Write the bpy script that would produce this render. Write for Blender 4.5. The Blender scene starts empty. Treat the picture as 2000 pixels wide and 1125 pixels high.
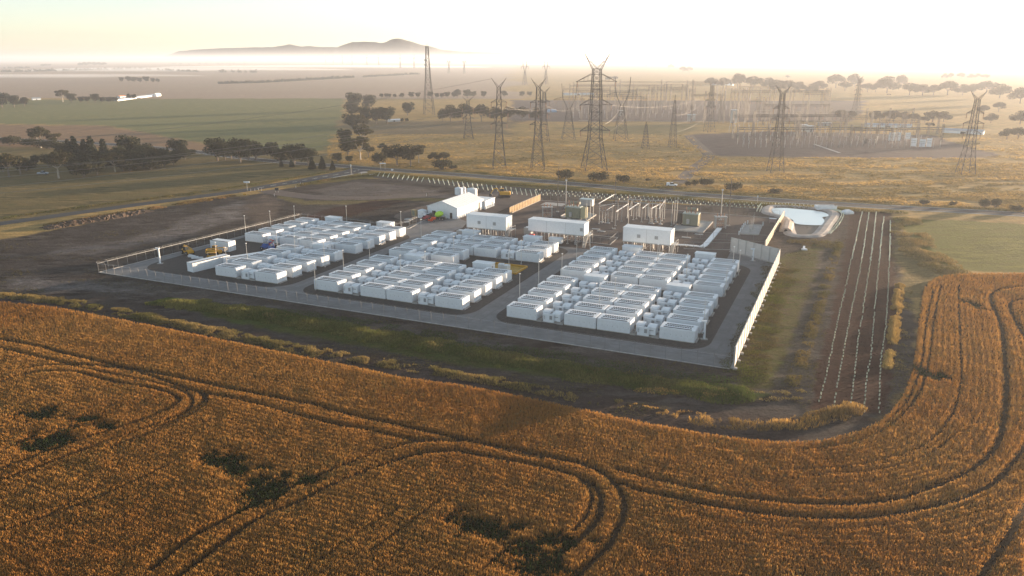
import bpy, bmesh, math, random
import numpy as np
from mathutils import Vector, Matrix
from mathutils.geometry import tessellate_polygon
random.seed(7); rng = np.random.default_rng(7)
sc = bpy.context.scene
C = sc.collection
# ------------------------------------------------------------------ camera, sky, sun, exposure
H = 55.0                      # camera height above the ground (m)
FPX, HY, CY = 1500.0, 115.0, 562.5
PITCH = math.atan((CY - HY) / FPX)
cam = bpy.data.cameras.new('camera'); cam.sensor_width = 36.0; cam.lens = 36.0 * FPX / 2000.0
cam.clip_start = 1.0; cam.clip_end = 90000.0
cam_ob = bpy.data.objects.new('camera', cam); C.objects.link(cam_ob)
cam_ob.location = (0, 0, H); cam_ob.rotation_euler = (math.pi / 2 - PITCH, 0, 0)
sc.camera = cam_ob
SUN_AZ, SUN_EL = math.radians(58.0), math.radians(3.7)      # azimuth clockwise from the viewing direction (+Y)
w = bpy.data.worlds.new('World'); sc.world = w; w.use_nodes = True
nt = w.node_tree; bg = nt.nodes['Background']
sky = nt.nodes.new('ShaderNodeTexSky'); sky.sky_type = 'NISHITA'; sky.sun_disc = False
sky.sun_elevation = SUN_EL; sky.sun_rotation = SUN_AZ; sky.altitude = 100
sky.air_density = 0.75; sky.dust_density = 0.45; sky.ozone_density = 1.6
hs = nt.nodes.new('ShaderNodeHueSaturation'); hs.inputs['Hue'].default_value = 0.485; hs.inputs['Saturation'].default_value = 0.54; nt.links.new(sky.outputs[0], hs.inputs['Color'])
nt.links.new(hs.outputs[0], bg.inputs[0]); bg.inputs[1].default_value = 0.108
sl = bpy.data.lights.new('sun', 'SUN'); sl.energy = 5.0; sl.angle = math.radians(0.53); sl.color = (1.0, 0.74, 0.49)
so = bpy.data.objects.new('sun', sl); C.objects.link(so)
sdir = Vector((math.sin(SUN_AZ) * math.cos(SUN_EL), math.cos(SUN_AZ) * math.cos(SUN_EL), math.sin(SUN_EL)))
so.rotation_euler = sdir.to_track_quat('Z', 'Y').to_euler(); so.location = (300, 200, 120)
sc.view_settings.view_transform = 'Standard'; sc.view_settings.look = 'None'
sc.view_settings.exposure = 2.05; sc.view_settings.gamma = 1.0
cy = sc.cycles
cy.max_bounces = 5; cy.diffuse_bounces = 2; cy.glossy_bounces = 2; cy.transmission_bounces = 2; cy.volume_bounces = 0
cy.transparent_max_bounces = 12; cy.use_denoising = True; cy.caustics_reflective = False; cy.caustics_refractive = False
# ------------------------------------------------------------------ where things stand
def G(px, py, z=0.0):
    """ground point (at height z) of the place seen at that spot of the photograph"""
    x = (px - 1000) / FPX; y = -(py - CY) / FPX
    d = (x, math.cos(PITCH) + y * math.sin(PITCH), -math.sin(PITCH) + y * math.cos(PITCH))
    t = (z - H) / d[2]
    return (d[0] * t, d[1] * t)
def PROJ(X, Y, Z):
    z = Z - H; f = Y * math.cos(PITCH) - z * math.sin(PITCH); u = Y * math.sin(PITCH) + z * math.cos(PITCH)
    return 1000 + FPX * X / f, CY - FPX * u / f
def ZAT(px, py, ty):
    X, Y = G(px, py); lo, hi = 0.0, 400.0
    for _ in range(40):
        m = (lo + hi) / 2
        if PROJ(X, Y, m)[1] > ty: lo = m
        else: hi = m
    return lo
TH = math.radians(23.9); U = (math.cos(TH), -math.sin(TH)); V = (math.sin(TH), math.cos(TH))
OX, OY = G(1432, 722); RZ = -TH                              # site axes: u along the front fence, v away from the camera
def W(u, v): return (OX + u * U[0] + v * V[0], OY + u * U[1] + v * V[1])
def UVof(X, Y): dx, dy = X - OX, Y - OY; return dx * U[0] + dy * U[1], dx * V[0] + dy * V[1]
ORD = ['first', 'second', 'third', 'fourth', 'fifth', 'sixth', 'seventh', 'eighth', 'ninth', 'tenth', 'eleventh', 'twelfth',
       'thirteenth', 'fourteenth', 'fifteenth', 'sixteenth', 'seventeenth', 'eighteenth', 'nineteenth', 'twentieth']
def nth(i):
    if i < 20: return ORD[i]
    n = i + 1; s = 'th' if 10 <= n % 100 <= 20 else {1: 'st', 2: 'nd', 3: 'rd'}.get(n % 10, 'th')
    return '%d%s' % (n, s)
# ------------------------------------------------------------------ numpy noise
def _h(ix, iy, s):
    n = (ix.astype(np.int64) * 374761393 + iy.astype(np.int64) * 668265263 + s * 974634777) & 0xFFFFFFFF
    n = ((n ^ (n >> 13)) * 1274126177) & 0xFFFFFFFF
    return ((n ^ (n >> 16)) & 0xFFFF) / 65535.0
def vnoise(x, y, s=0):
    ix, iy = np.floor(x), np.floor(y); fx, fy = x - ix, y - iy
    fx = fx * fx * (3 - 2 * fx); fy = fy * fy * (3 - 2 * fy)
    a, b, c, d = _h(ix, iy, s), _h(ix + 1, iy, s), _h(ix, iy + 1, s), _h(ix + 1, iy + 1, s)
    return (a * (1 - fx) + b * fx) * (1 - fy) + (c * (1 - fx) + d * fx) * fy
def fbm(x, y, s=0, o=4):
    r = 0; a = .5
    for i in range(o): r = r + a * vnoise(x * 2 ** i, y * 2 ** i, s + i); a *= .5
    return r / (1 - .5 ** o)
def inpoly(x, y, P):
    r = np.zeros(x.shape, bool); n = len(P); j = n - 1
    for i in range(n):
        xi, yi = P[i]; xj, yj = P[j]
        c = ((yi > y) != (yj > y)) & (x < (xj - xi) * (y - yi) / ((yj - yi) or 1e-9) + xi)
        r ^= c; j = i
    return r
def dseg(x, y, P, closed=False):
    d = np.full(x.shape, 1e18); n = len(P)
    for i in range(n if closed else n - 1):
        (ax, ay), (bx, by) = P[i], P[(i + 1) % n]
        ux, uy = bx - ax, by - ay; L = ux * ux + uy * uy + 1e-12
        t = np.clip(((x - ax) * ux + (y - ay) * uy) / L, 0, 1)
        d = np.minimum(d, (x - ax - t * ux) ** 2 + (y - ay - t * uy) ** 2)
    return np.sqrt(d)
def smooth(P, n=6, closed=False):
    """Catmull-Rom through the points"""
    P = [np.array(p, float) for p in P]; m = len(P); out = []
    for i in range(m if closed else m - 1):
        if closed: p0, p1, p2, p3 = P[i - 1], P[i], P[(i + 1) % m], P[(i + 2) % m]
        else: p0, p1, p2, p3 = P[max(i - 1, 0)], P[i], P[i + 1], P[min(i + 2, m - 1)]
        for k in range(n):
            t = k / n
            out.append(tuple(.5 * (2 * p1 + (p2 - p0) * t + (2 * p0 - 5 * p1 + 4 * p2 - p3) * t * t + (3 * p1 - p0 - 3 * p2 + p3) * t ** 3)))
    if not closed: out.append(tuple(P[-1]))
    return out
def GP(pts): return [G(*p) for p in pts]
# ------------------------------------------------------------------ materials
def newmat(name):
    m = bpy.data.materials.new(name); m.use_nodes = True
    return m, m.node_tree, m.node_tree.nodes['Principled BSDF']
MATS = {}
def mat(name, col, rough=.6, metal=0.0, var=.0, vscale=1.0, bump=0.0, bscale=8.0, col2=None, stretch=None, spec=.3, detail=4):
    if name in MATS: return MATS[name]
    m, n, b = newmat(name)
    b.inputs['Roughness'].default_value = rough; b.inputs['Metallic'].default_value = metal
    b.inputs['Specular IOR Level'].default_value = spec
    b.inputs['Base Color'].default_value = (*col, 1)
    if var or col2 or bump:
        tc = n.nodes.new('ShaderNodeTexCoord'); src = tc.outputs['Object']
        if stretch:
            mp = n.nodes.new('ShaderNodeMapping'); mp.inputs['Scale'].default_value = stretch[:3]
            if len(stretch) > 3: mp.inputs['Rotation'].default_value = (0, 0, stretch[3])
            n.links.new(src, mp.inputs[0]); src = mp.outputs[0]
    if var or col2:
        t = n.nodes.new('ShaderNodeTexNoise'); t.inputs['Scale'].default_value = vscale; t.inputs['Detail'].default_value = detail
        t.inputs['Roughness'].default_value = .62
        n.links.new(src, t.inputs['Vector'])
        r = n.nodes.new('ShaderNodeValToRGB'); r.color_ramp.elements[0].position = .34; r.color_ramp.elements[1].position = .66
        c2 = col2 or tuple(c * (1 - var) for c in col)
        r.color_ramp.elements[0].color = (*c2, 1); r.color_ramp.elements[1].color = (*col, 1)
        n.links.new(t.outputs['Fac'], r.inputs['Fac']); n.links.new(r.outputs[0], b.inputs['Base Color'])
    if bump:
        t2 = n.nodes.new('ShaderNodeTexNoise'); t2.inputs['Scale'].default_value = bscale; t2.inputs['Detail'].default_value = 3
        n.links.new(src, t2.inputs['Vector'])
        bp = n.nodes.new('ShaderNodeBump'); bp.inputs['Strength'].default_value = 1.0; bp.inputs['Distance'].default_value = bump
        n.links.new(t2.outputs['Fac'], bp.inputs['Height']); n.links.new(bp.outputs[0], b.inputs['Normal'])
    MATS[name] = m
    return m
def plantmat(name, transl=.35, rough=.8):
    """colour from the 'col' attribute, light partly shining through"""
    m, n, b = newmat(name)
    a = n.nodes.new('ShaderNodeAttribute'); a.attribute_name = 'col'
    n.links.new(a.outputs['Color'], b.inputs['Base Color']); b.inputs['Roughness'].default_value = rough; b.inputs['Specular IOR Level'].default_value = .1
    tr = n.nodes.new('ShaderNodeBsdfTranslucent'); n.links.new(a.outputs['Color'], tr.inputs[0])
    mx = n.nodes.new('ShaderNodeMixShader'); mx.inputs[0].default_value = transl
    n.links.new(b.outputs[0], mx.inputs[1]); n.links.new(tr.outputs[0], mx.inputs[2])
    n.links.new(mx.outputs[0], n.nodes['Material Output'].inputs[0])
    return m
M_WHITE = mat('white_paint', (.77, .81, .86), .45, var=.10, vscale=.7)
M_WHITE2 = mat('white_panel', (.74, .775, .82), .5, var=.08, vscale=1.5)
M_PLINTH = mat('concrete_plinth', (.46, .44, .41), .9, var=.2, vscale=2)
M_CONC = mat('concrete', (.42, .41, .40), .9, var=.25, vscale=.6)
M_DARK = mat('dark_vent', (.03, .033, .04), .6)
M_GREY = mat('grey_steel', (.38, .40, .42), .5, .3, var=.2, vscale=2)
M_GALV = mat('galvanised_steel', (.42, .43, .44), .5, .35, var=.2, vscale=3)
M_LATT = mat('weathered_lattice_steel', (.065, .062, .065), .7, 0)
M_SEAM = mat('mid_grey_seam', (.30, .31, .33), .7)  # mid grey for panel joints, grilles and small radiators
M_YEL = mat('yellow_machine_paint', (.62, .33, .03), .5, var=.2, vscale=3)
M_RED = mat('red_paint', (.50, .03, .02), .5)
M_ORG = mat('orange_red_mesh', (.60, .08, .03), .7)
M_BLUE = mat('blue_paint', (.03, .10, .35), .5)
M_LIME = mat('lime_green_paint', (.42, .72, .06), .45)
M_TYRE = mat('tyre_rubber', (.02, .02, .02), .9)
M_GLASS = mat('dark_glass', (.02, .025, .03), .08, spec=.8)
M_TRAFO = mat('olive_grey_tank_paint', (.20, .22, .17), .55, var=.15, vscale=2)
M_WALLP = mat('precast_wall_panel', (.56, .54, .52), .85, var=.14, vscale=.8)
M_POST = mat('timber_pole', (.12, .09, .07), .85)
M_BROWN = mat('brown_porcelain', (.28, .14, .09), .4)
M_FPOST = mat('dull_fence_steel', (.22, .22, .23), .6, .2)
# ------------------------------------------------------------------ mesh helpers
class MB:
    def __init__(s): s.v = []; s.f = []
    def add(s, vs, fs):
        o = len(s.v); s.v += [tuple(p) for p in vs]; s.f += [tuple(i + o for i in f) for f in fs]; return s
    def box(s, x0, x1, y0, y1, z0, z1):
        return s.add([(x0, y0, z0), (x1, y0, z0), (x1, y1, z0), (x0, y1, z0), (x0, y0, z1), (x1, y0, z1), (x1, y1, z1), (x0, y1, z1)],
                     [(0, 3, 2, 1), (4, 5, 6, 7), (0, 1, 5, 4), (1, 2, 6, 5), (2, 3, 7, 6), (3, 0, 4, 7)])
    def bevbox(s, x0, x1, y0, y1, z0, z1, b):
        """box with its top edges chamfered"""
        return s.add([(x0, y0, z0), (x1, y0, z0), (x1, y1, z0), (x0, y1, z0),
                      (x0, y0, z1 - b), (x1, y0, z1 - b), (x1, y1, z1 - b), (x0, y1, z1 - b),
                      (x0 + b, y0 + b, z1), (x1 - b, y0 + b, z1), (x1 - b, y1 - b, z1), (x0 + b, y1 - b, z1)],
                     [(0, 3, 2, 1), (0, 1, 5, 4), (1, 2, 6, 5), (2, 3, 7, 6), (3, 0, 4, 7),
                      (4, 5, 9, 8), (5, 6, 10, 9), (6, 7, 11, 10), (7, 4, 8, 11), (8, 9, 10, 11)])
    def tube(s, a, b, r, r2=None, n=4, cap=True):
        a, b = Vector(a), Vector(b); r2 = r if r2 is None else r2
        d = (b - a)
        if d.length < 1e-6: return s
        d.normalize(); q = Vector((0, 0, 1)) if abs(d.z) < .9 else Vector((1, 0, 0))
        x = d.cross(q).normalized(); y = d.cross(x)
        vs = []
        for c, rr in ((a, r), (b, r2)):
            for k in range(n):
                t = 2 * math.pi * (k + .5) / n
                vs.append(c + (x * math.cos(t) + y * math.sin(t)) * rr)
        fs = [(k, (k + 1) % n, n + (k + 1) % n, n + k) for k in range(n)]
        if cap: fs += [tuple(range(n - 1, -1, -1)), tuple(range(n, 2 * n))]
        return s.add(vs, fs)
    def path(s, P, r, n=4):
        for a, b in zip(P[:-1], P[1:]): s.tube(a, b, r, n=n)
        return s
    def lathe(s, prof, n=16, c=(0, 0)):
        vs = []; fs = []
        for r, z in prof:
            for k in range(n): t = 2 * math.pi * k / n; vs.append((c[0] + r * math.cos(t), c[1] + r * math.sin(t), z))
        for i in range(len(prof) - 1):
            for k in range(n): fs.append((i * n + k, i * n + (k + 1) % n, (i + 1) * n + (k + 1) % n, (i + 1) * n + k))
        fs.append(tuple(range(n - 1, -1, -1))); fs.append(tuple((len(prof) - 1) * n + k for k in range(n)))
        return s.add(vs, fs)
    def prism(s, P, z0, z1):
        n = len(P)
        return s.add([(x, y, z0) for x, y in P] + [(x, y, z1) for x, y in P],
                     [tuple(range(n - 1, -1, -1)), tuple(range(n, 2 * n))] + [(k, (k + 1) % n, n + (k + 1) % n, n + k) for k in range(n)])
    def extr(s, P, axis, a, b):
        """profile in the plane across the axis, extruded along it from a to b"""
        n = len(P); f = (lambda p, t: (t, p[0], p[1])) if axis == 'x' else (lambda p, t: (p[0], t, p[1]))
        return s.add([f(p, a) for p in P] + [f(p, b) for p in P],
                     [tuple(range(n - 1, -1, -1)), tuple(range(n, 2 * n))] + [(k, (k + 1) % n, n + (k + 1) % n, n + k) for k in range(n)])
    def mesh(s, name, m, smooth=False):
        me = bpy.data.meshes.new(name); me.from_pydata(s.v, [], s.f); me.update()
        bm = bmesh.new(); bm.from_mesh(me); bmesh.ops.recalc_face_normals(bm, faces=bm.faces); bm.to_mesh(me); bm.free()
        for mm in (m if isinstance(m, (list, tuple)) else [m]): me.materials.append(mm)
        if smooth: me.polygons.foreach_set('use_smooth', [True] * len(me.polygons))
        return me
    def build(s, name, m, parent=None, smooth=False): return link(name, s.mesh(name, m, smooth), parent)
def link(name, me, parent=None, loc=None, rz=None):
    o = bpy.data.objects.new(name, me); C.objects.link(o)
    if parent is not None: o.parent = parent
    if loc is not None: o.location = loc if len(loc) == 3 else (*loc, 0)
    if rz is not None: o.rotation_euler = (0, 0, rz)
    return o
def tag(o, label=None, cat=None, group=None, kind=None):
    if label: o['label'] = label
    if cat: o['category'] = cat
    if group: o['group'] = group
    if kind: o['kind'] = kind
    return o
def thing(name, label, cat, loc=(0, 0, 0), rz=0.0, group=None, scale=1.0):
    o = bpy.data.objects.new(name, None); C.objects.link(o); o.empty_display_size = .5
    o.location = loc if len(loc) == 3 else (*loc, 0); o.rotation_euler = (0, 0, rz); o.scale = (scale,) * 3 if not isinstance(scale, tuple) else scale
    return tag(o, label, cat, group)
def stamp(parts, name, label, cat, loc, rz=0.0, group=None, scale=1.0):
    """one more individual of a kind: an Empty with its own parts, which share the mesh data of the first.
    parts: list of (name, mesh, [sub-parts as (name, mesh)])"""
    t = thing(name, label, cat, loc, rz, group, scale)
    for p in parts:
        o = link(p[0], p[1], t)
        if p[0] in ('roof_vents', 'door_panels'): o['kind'] = 'stuff'
        for q in (p[2] if len(p) > 2 else []): link(q[0], q[1], o)
    return t
def sheet(name, P, z, m, kind='structure', parent=None):
    """flat sheet with outline P (world xy)"""
    vs = [(x, y, z) for x, y in P]
    tris = tessellate_polygon([[Vector(v) for v in vs]])
    me = bpy.data.meshes.new(name); me.from_pydata(vs, [], [tuple(t) for t in tris]); me.update()
    bm = bmesh.new(); bm.from_mesh(me); bmesh.ops.recalc_face_normals(bm, faces=bm.faces)
    if sum(f.normal.z for f in bm.faces) < 0: bmesh.ops.reverse_faces(bm, faces=bm.faces)
    bm.to_mesh(me); bm.free(); me.materials.append(m)
    o = link(name, me, parent)
    if parent is None: tag(o, kind=kind)
    return o
def ribbon(name, P, width, z, m, kind='structure', parent=None, off=0.0):
    """strip along a path"""
    n = len(P); vs = []; fs = []
    for i, (x, y) in enumerate(P):
        a, b = P[max(i - 1, 0)], P[min(i + 1, n - 1)]
        dx, dy = b[0] - a[0], b[1] - a[1]; L = math.hypot(dx, dy) or 1; nx, ny = -dy / L, dx / L
        ww = width(i / (n - 1)) if callable(width) else width
        vs += [(x + nx * (off + ww / 2), y + ny * (off + ww / 2), z), (x + nx * (off - ww / 2), y + ny * (off - ww / 2), z)]
    fs = [(2 * i + 1, 2 * i + 3, 2 * i + 2, 2 * i) for i in range(n - 1)]
    me = bpy.data.meshes.new(name); me.from_pydata(vs, [], fs); me.update(); me.materials.append(m)
    o = link(name, me, parent)
    if parent is None and kind: tag(o, kind=kind)
    return o
def fastmesh(name, verts, tris, m, cols=None):
    me = bpy.data.meshes.new(name); nv, nf = len(verts), len(tris)
    me.vertices.add(nv); me.vertices.foreach_set('co', np.ascontiguousarray(verts, np.float32).ravel())
    me.loops.add(nf * 3); me.loops.foreach_set('vertex_index', np.ascontiguousarray(tris, np.int32).ravel())
    me.polygons.add(nf); me.polygons.foreach_set('loop_start', np.arange(0, nf * 3, 3, dtype=np.int32))
    me.polygons.foreach_set('loop_total', np.full(nf, 3, np.int32))
    if cols is not None:
        a = me.color_attributes.new('col', 'FLOAT_COLOR', 'POINT')
        c = np.ones((nv, 4), np.float32); c[:, :3] = cols; a.data.foreach_set('color', c.ravel())
    me.update(); me.validate(); me.materials.append(m)
    return me
# ================================================================== THE SETTING
# ---- outlines of the land, read off as places on the ground
CROP_EDGE = [(-260, 556), (-120, 575), (0, 592), (120, 606), (300, 640), (500, 681), (700, 722), (760, 736), (800, 744), (900, 757), (1000, 776), (1135, 804),
             (1300, 838), (1450, 862), (1560, 868), (1650, 855), (1720, 825), (1765, 770), (1785, 700), (1795, 620), (1808, 560), (1855, 540), (2000, 536), (2250, 530)]
crop_edge = smooth(GP(CROP_EDGE), 5)
CROP_POLY = crop_edge + [(230, 200), (230, 20), (-190, 20), (-190, 180)]
SOIL = smooth(GP([(-300, 500), (-80, 480), (130, 445), (280, 412), (430, 386), (500, 379), (640, 353), (720, 348), (900, 364), (1200, 392), (1480, 404), (1660, 414), (1745, 420),
           (1765, 560), (1790, 640), (1790, 720), (1700, 850), (1560, 880), (1450, 872), (1100, 805), (800, 752), (500, 690), (250, 638), (-80, 590), (-300, 565)]), 4, True)
ZONES = [  # outline, feather (m), colour, second colour, size of its patches (m)
    (GP([(-900, 128), (1000, 128), (1000, 192), (-900, 192)]), 60, (.40, .30, .22), (.30, .22, .16), 90),
    (GP([(-900, 202), (300, 193), (672, 192), (668, 232), (655, 262), (640, 292), (600, 300), (430, 287), (330, 268), (210, 245), (-900, 230)]), 5, (.15, .165, .065), (.22, .20, .085), 45),
    (GP([(-900, 231), (210, 246), (340, 270), (425, 288), (400, 297), (100, 287), (-900, 292)]), 5, (.30, .19, .11), (.20, .13, .08), 18),
    (GP([(-900, 290), (100, 286), (400, 297), (660, 300), (690, 326), (560, 350), (470, 370), (300, 398), (-900, 560)]), 6, (.105, .098, .040), (.22, .155, .068), 14),
    (GP([(1735, 424), (2600, 470), (2600, 560), (2000, 533), (1870, 527), (1810, 500), (1770, 455)]), 3, (.125, .130, .022), (.17, .155, .03), 12),
    (SOIL, 2.5, (.036, .027, .024), (.095, .082, .076), 10),
    (GP([(120, 492), (300, 450), (430, 402), (500, 386), (520, 400), (470, 425), (330, 470), (180, 500)]), 6, (.20, .178, .170), (.085, .070, .064), 6),
    (GP([(20, 545), (160, 548), (330, 566), (300, 580), (150, 566), (20, 560)]), 3, (.19, .175, .172), (.07, .058, .055), 4),
    (GP([(600, 372), (700, 356), (820, 366), (860, 378), (740, 384), (640, 382)]), 5, (.17, .148, .14), (.09, .075, .068), 5),
    (GP([(560, 352), (690, 330), (740, 336), (1480, 392), (1660, 404), (1660, 416), (1480, 404), (1000, 370), (720, 348), (600, 362)]), 1.5, (.12, .105, .03), (.20, .15, .05), 5),
    (GP([(545, 378), (600, 392), (700, 392), (820, 385), (880, 388), (880, 394), (780, 392), (690, 399), (590, 400), (540, 386)]), 1.5, (.17, .14, .06), (.12, .10, .05), 4),
    (GP([(475, 392), (520, 380), (540, 392), (530, 432), (560, 470), (480, 470), (490, 430)]), 4, (.15, .115, .095), (.11, .085, .07), 6),
    (GP([(590, 425), (640, 408), (735, 391), (800, 391), (735, 410), (640, 432)]), 1.5, (.055, .028, .024), (.045, .024, .02), 5),
    (GP([(1520, 505), (1600, 474), (1640, 470), (1590, 600), (1560, 700), (1500, 760), (1448, 768), (1436, 722)]), 2, (.075, .085, .014), (.10, .07, .035), 3),
    (GP([(1605, 480), (1645, 460), (1625, 560), (1575, 740), (1500, 770), (1530, 700), (1575, 590)]), 1.5, (.125, .105, .085), (.075, .06, .045), 3),
    (GP([(1660, 412), (1742, 416), (1748, 500), (1752, 620), (1746, 720), (1728, 806), (1580, 800), (1598, 720), (1622, 620), (1648, 500)]), 1.2, (.060, .024, .017), (.046, .020, .015), 3),
    (GP([(1742, 430), (1800, 500), (1860, 528), (1812, 548), (1800, 580), (1765, 580), (1755, 500)]), 3, (.26, .185, .075), (.14, .11, .045), 4),
    (GP([(330, 588), (500, 612), (900, 680), (1250, 732), (1500, 770), (1480, 780), (1200, 752), (900, 714), (500, 640), (330, 596)]), 1.5, (.055, .080, .016), (.085, .085, .025), 4),
    (GP([(200, 545), (330, 560), (600, 606), (1000, 672), (1400, 730), (1400, 745), (1000, 695), (600, 624), (330, 580), (180, 556)]), 2.5, (.115, .105, .10), (.06, .052, .047), 5),
    (GP([(-900, 600), (0, 575), (300, 612), (700, 690), (1000, 742), (1300, 800), (1560, 810), (1560, 878), (1000, 800), (500, 690), (0, 596)]), 1.5, (.046, .033, .030), (.072, .055, .050), 5),
    (GP([(1000, 196), (1690, 197), (1665, 237), (1240, 238), (1000, 237)]), 8, (.115, .09, .085), (.14, .115, .105), 30),
    (GP([(1345, 262), (1500, 256), (1820, 264), (1900, 290), (1960, 302), (1900, 309), (1400, 307), (1372, 292)]), 6, (.105, .080, .075), (.13, .105, .10), 20),
    (GP([(1080, 250), (1380, 240), (1345, 262), (1200, 262)]), 15, (.17, .15, .06), (.24, .18, .08), 20),
    (GP([(660, 235), (1010, 238), (1000, 262), (900, 262), (690, 262)]), 12, (.15, .12, .065), (.24, .17, .09), 20),
    (CROP_POLY, .6, (.085, .052, .028), (.06, .04, .022), 2),
]
def ground():
    ang = np.concatenate([np.linspace(-180, -46, 40)[:-1], np.linspace(-46, 46, 560), np.linspace(46, 180, 40)[1:]])
    ang = np.radians(ang)
    r = np.concatenate([[0, 25, 45], np.geomspace(60, 400, 330), np.geomspace(400, 24000, 250)[1:]])
    A, R = np.meshgrid(ang, r); X = R * np.sin(A); Y = R * np.cos(A)
    nr, na = A.shape
    c1 = np.empty((nr, na, 3)); c1[:] = (.43, .275, .105); c2 = np.empty_like(c1); c2[:] = (.25, .18, .07)
    big = fbm(X / 60, Y / 22, 3)                       # golden paddocks: broad drifts of colour
    c1 = c1 * (1 + .5 * (big[..., None] - .5)); t = np.clip((big - .52) * 5, 0, 1)[..., None]
    c1 = c1 * (1 - .5 * t) + np.array((.17, .155, .06)) * .5 * t
    f = fbm(X / 25, Y / 12, 11); size = np.full(X.shape, 25.)
    for k, (P, fe, a, b, s) in enumerate(ZONES):
        x0, x1 = min(p[0] for p in P) - 3 * fe, max(p[0] for p in P) + 3 * fe; y0, y1 = min(p[1] for p in P) - 3 * fe, max(p[1] for p in P) + 3 * fe
        sel = (X > x0) & (X < x1) & (Y > y0) & (Y < y1)
        xs, ys = X[sel], Y[sel]
        sd = dseg(xs, ys, P, True); sd = np.where(inpoly(xs, ys, P), sd, -sd)
        sd = sd + (fbm(xs / (fe * 2.5), ys / (fe * 2.5), 31 + k) - .5) * fe * 2.2
        wgt = np.clip(sd / fe + .5, 0, 1); wgt = (wgt * wgt * (3 - 2 * wgt))[:, None]
        n = fbm(xs / s, ys / s * 1.6, 50 + k)[:, None]; n = np.clip((n - .5) * 3 + .5, 0, 1)
        c1[sel] = c1[sel] * (1 - wgt) + (np.array(a) * n + np.array(b) * (1 - n)) * wgt
        c2[sel] = c2[sel] * (1 - wgt) + (np.array(b) * .8 * n + np.array(a) * .8 * (1 - n)) * wgt
    vs = np.stack([X, Y, np.zeros_like(X)], -1).reshape(-1, 3)
    i = np.arange(nr - 1)[:, None] * na + np.arange(na - 1)[None, :]
    q = np.stack([i, i + na, i + na + 1, i + 1], -1).reshape(-1, 4)
    tr = np.concatenate([q[:, [0, 1, 2]], q[:, [0, 2, 3]]])
    m, n, b = newmat('open_ground')
    a1 = n.nodes.new('ShaderNodeAttribute'); a1.attribute_name = 'col'
    a2 = n.nodes.new('ShaderNodeAttribute'); a2.attribute_name = 'col2'
    geo = n.nodes.new('ShaderNodeNewGeometry')
    mp = n.nodes.new('ShaderNodeMapping'); mp.inputs['Scale'].default_value = (.10, .30, 1); n.links.new(geo.outputs['Position'], mp.inputs[0])
    t = n.nodes.new('ShaderNodeTexNoise'); t.inputs['Scale'].default_value = 1.0; t.inputs['Detail'].default_value = 9; t.inputs['Roughness'].default_value = .72
    n.links.new(mp.outputs[0], t.inputs['Vector'])
    rp = n.nodes.new('ShaderNodeValToRGB'); rp.color_ramp.elements[0].position = .44; rp.color_ramp.elements[1].position = .56
    n.links.new(t.outputs['Fac'], rp.inputs[0])
    mx = n.nodes.new('ShaderNodeMixRGB'); n.links.new(rp.outputs[0], mx.inputs[0]); n.links.new(a1.outputs['Color'], mx.inputs[1]); n.links.new(a2.outputs['Color'], mx.inputs[2])
    t3 = n.nodes.new('ShaderNodeTexNoise'); t3.inputs['Scale'].default_value = 1.7; t3.inputs['Detail'].default_value = 7; t3.inputs['Roughness'].default_value = .8
    n.links.new(geo.outputs['Position'], t3.inputs['Vector'])
    mr_ = n.nodes.new('ShaderNodeMapRange'); mr_.inputs[1].default_value = .3; mr_.inputs[2].default_value = .7; mr_.inputs[3].default_value = .5; mr_.inputs[4].default_value = 1.45; n.links.new(t3.outputs['Fac'], mr_.inputs[0])
    ml = n.nodes.new('ShaderNodeMixRGB'); ml.blend_type = 'MULTIPLY'; ml.inputs[0].default_value = 1.0; n.links.new(mx.outputs[0], ml.inputs[1]); n.links.new(mr_.outputs[0], ml.inputs[2])
    n.links.new(ml.outputs[0], b.inputs['Base Color']); b.inputs['Roughness'].default_value = .95; b.inputs['Specular IOR Level'].default_value = .05
    t2 = n.nodes.new('ShaderNodeTexNoise'); t2.inputs['Scale'].default_value = .8; t2.inputs['Detail'].default_value = 6; t2.inputs['Roughness'].default_value = .65
    n.links.new(geo.outputs['Position'], t2.inputs['Vector'])
    bp = n.nodes.new('ShaderNodeBump'); bp.inputs['Strength'].default_value = 1; bp.inputs['Distance'].default_value = .55
    n.links.new(t2.outputs['Fac'], bp.inputs['Height']); n.links.new(bp.outputs[0], b.inputs['Normal'])
    me = fastmesh('ground', vs, tr, m, c1.reshape(-1, 3))
    at = me.color_attributes.new('col2', 'FLOAT_COLOR', 'POINT'); c = np.ones((len(vs), 4), np.float32); c[:, :3] = c2.reshape(-1, 3); at.data.foreach_set('color', c.ravel())
    me.polygons.foreach_set('use_smooth', np.ones(len(tr), bool))
    tag(link('ground', me), kind='structure')
ground()
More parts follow.
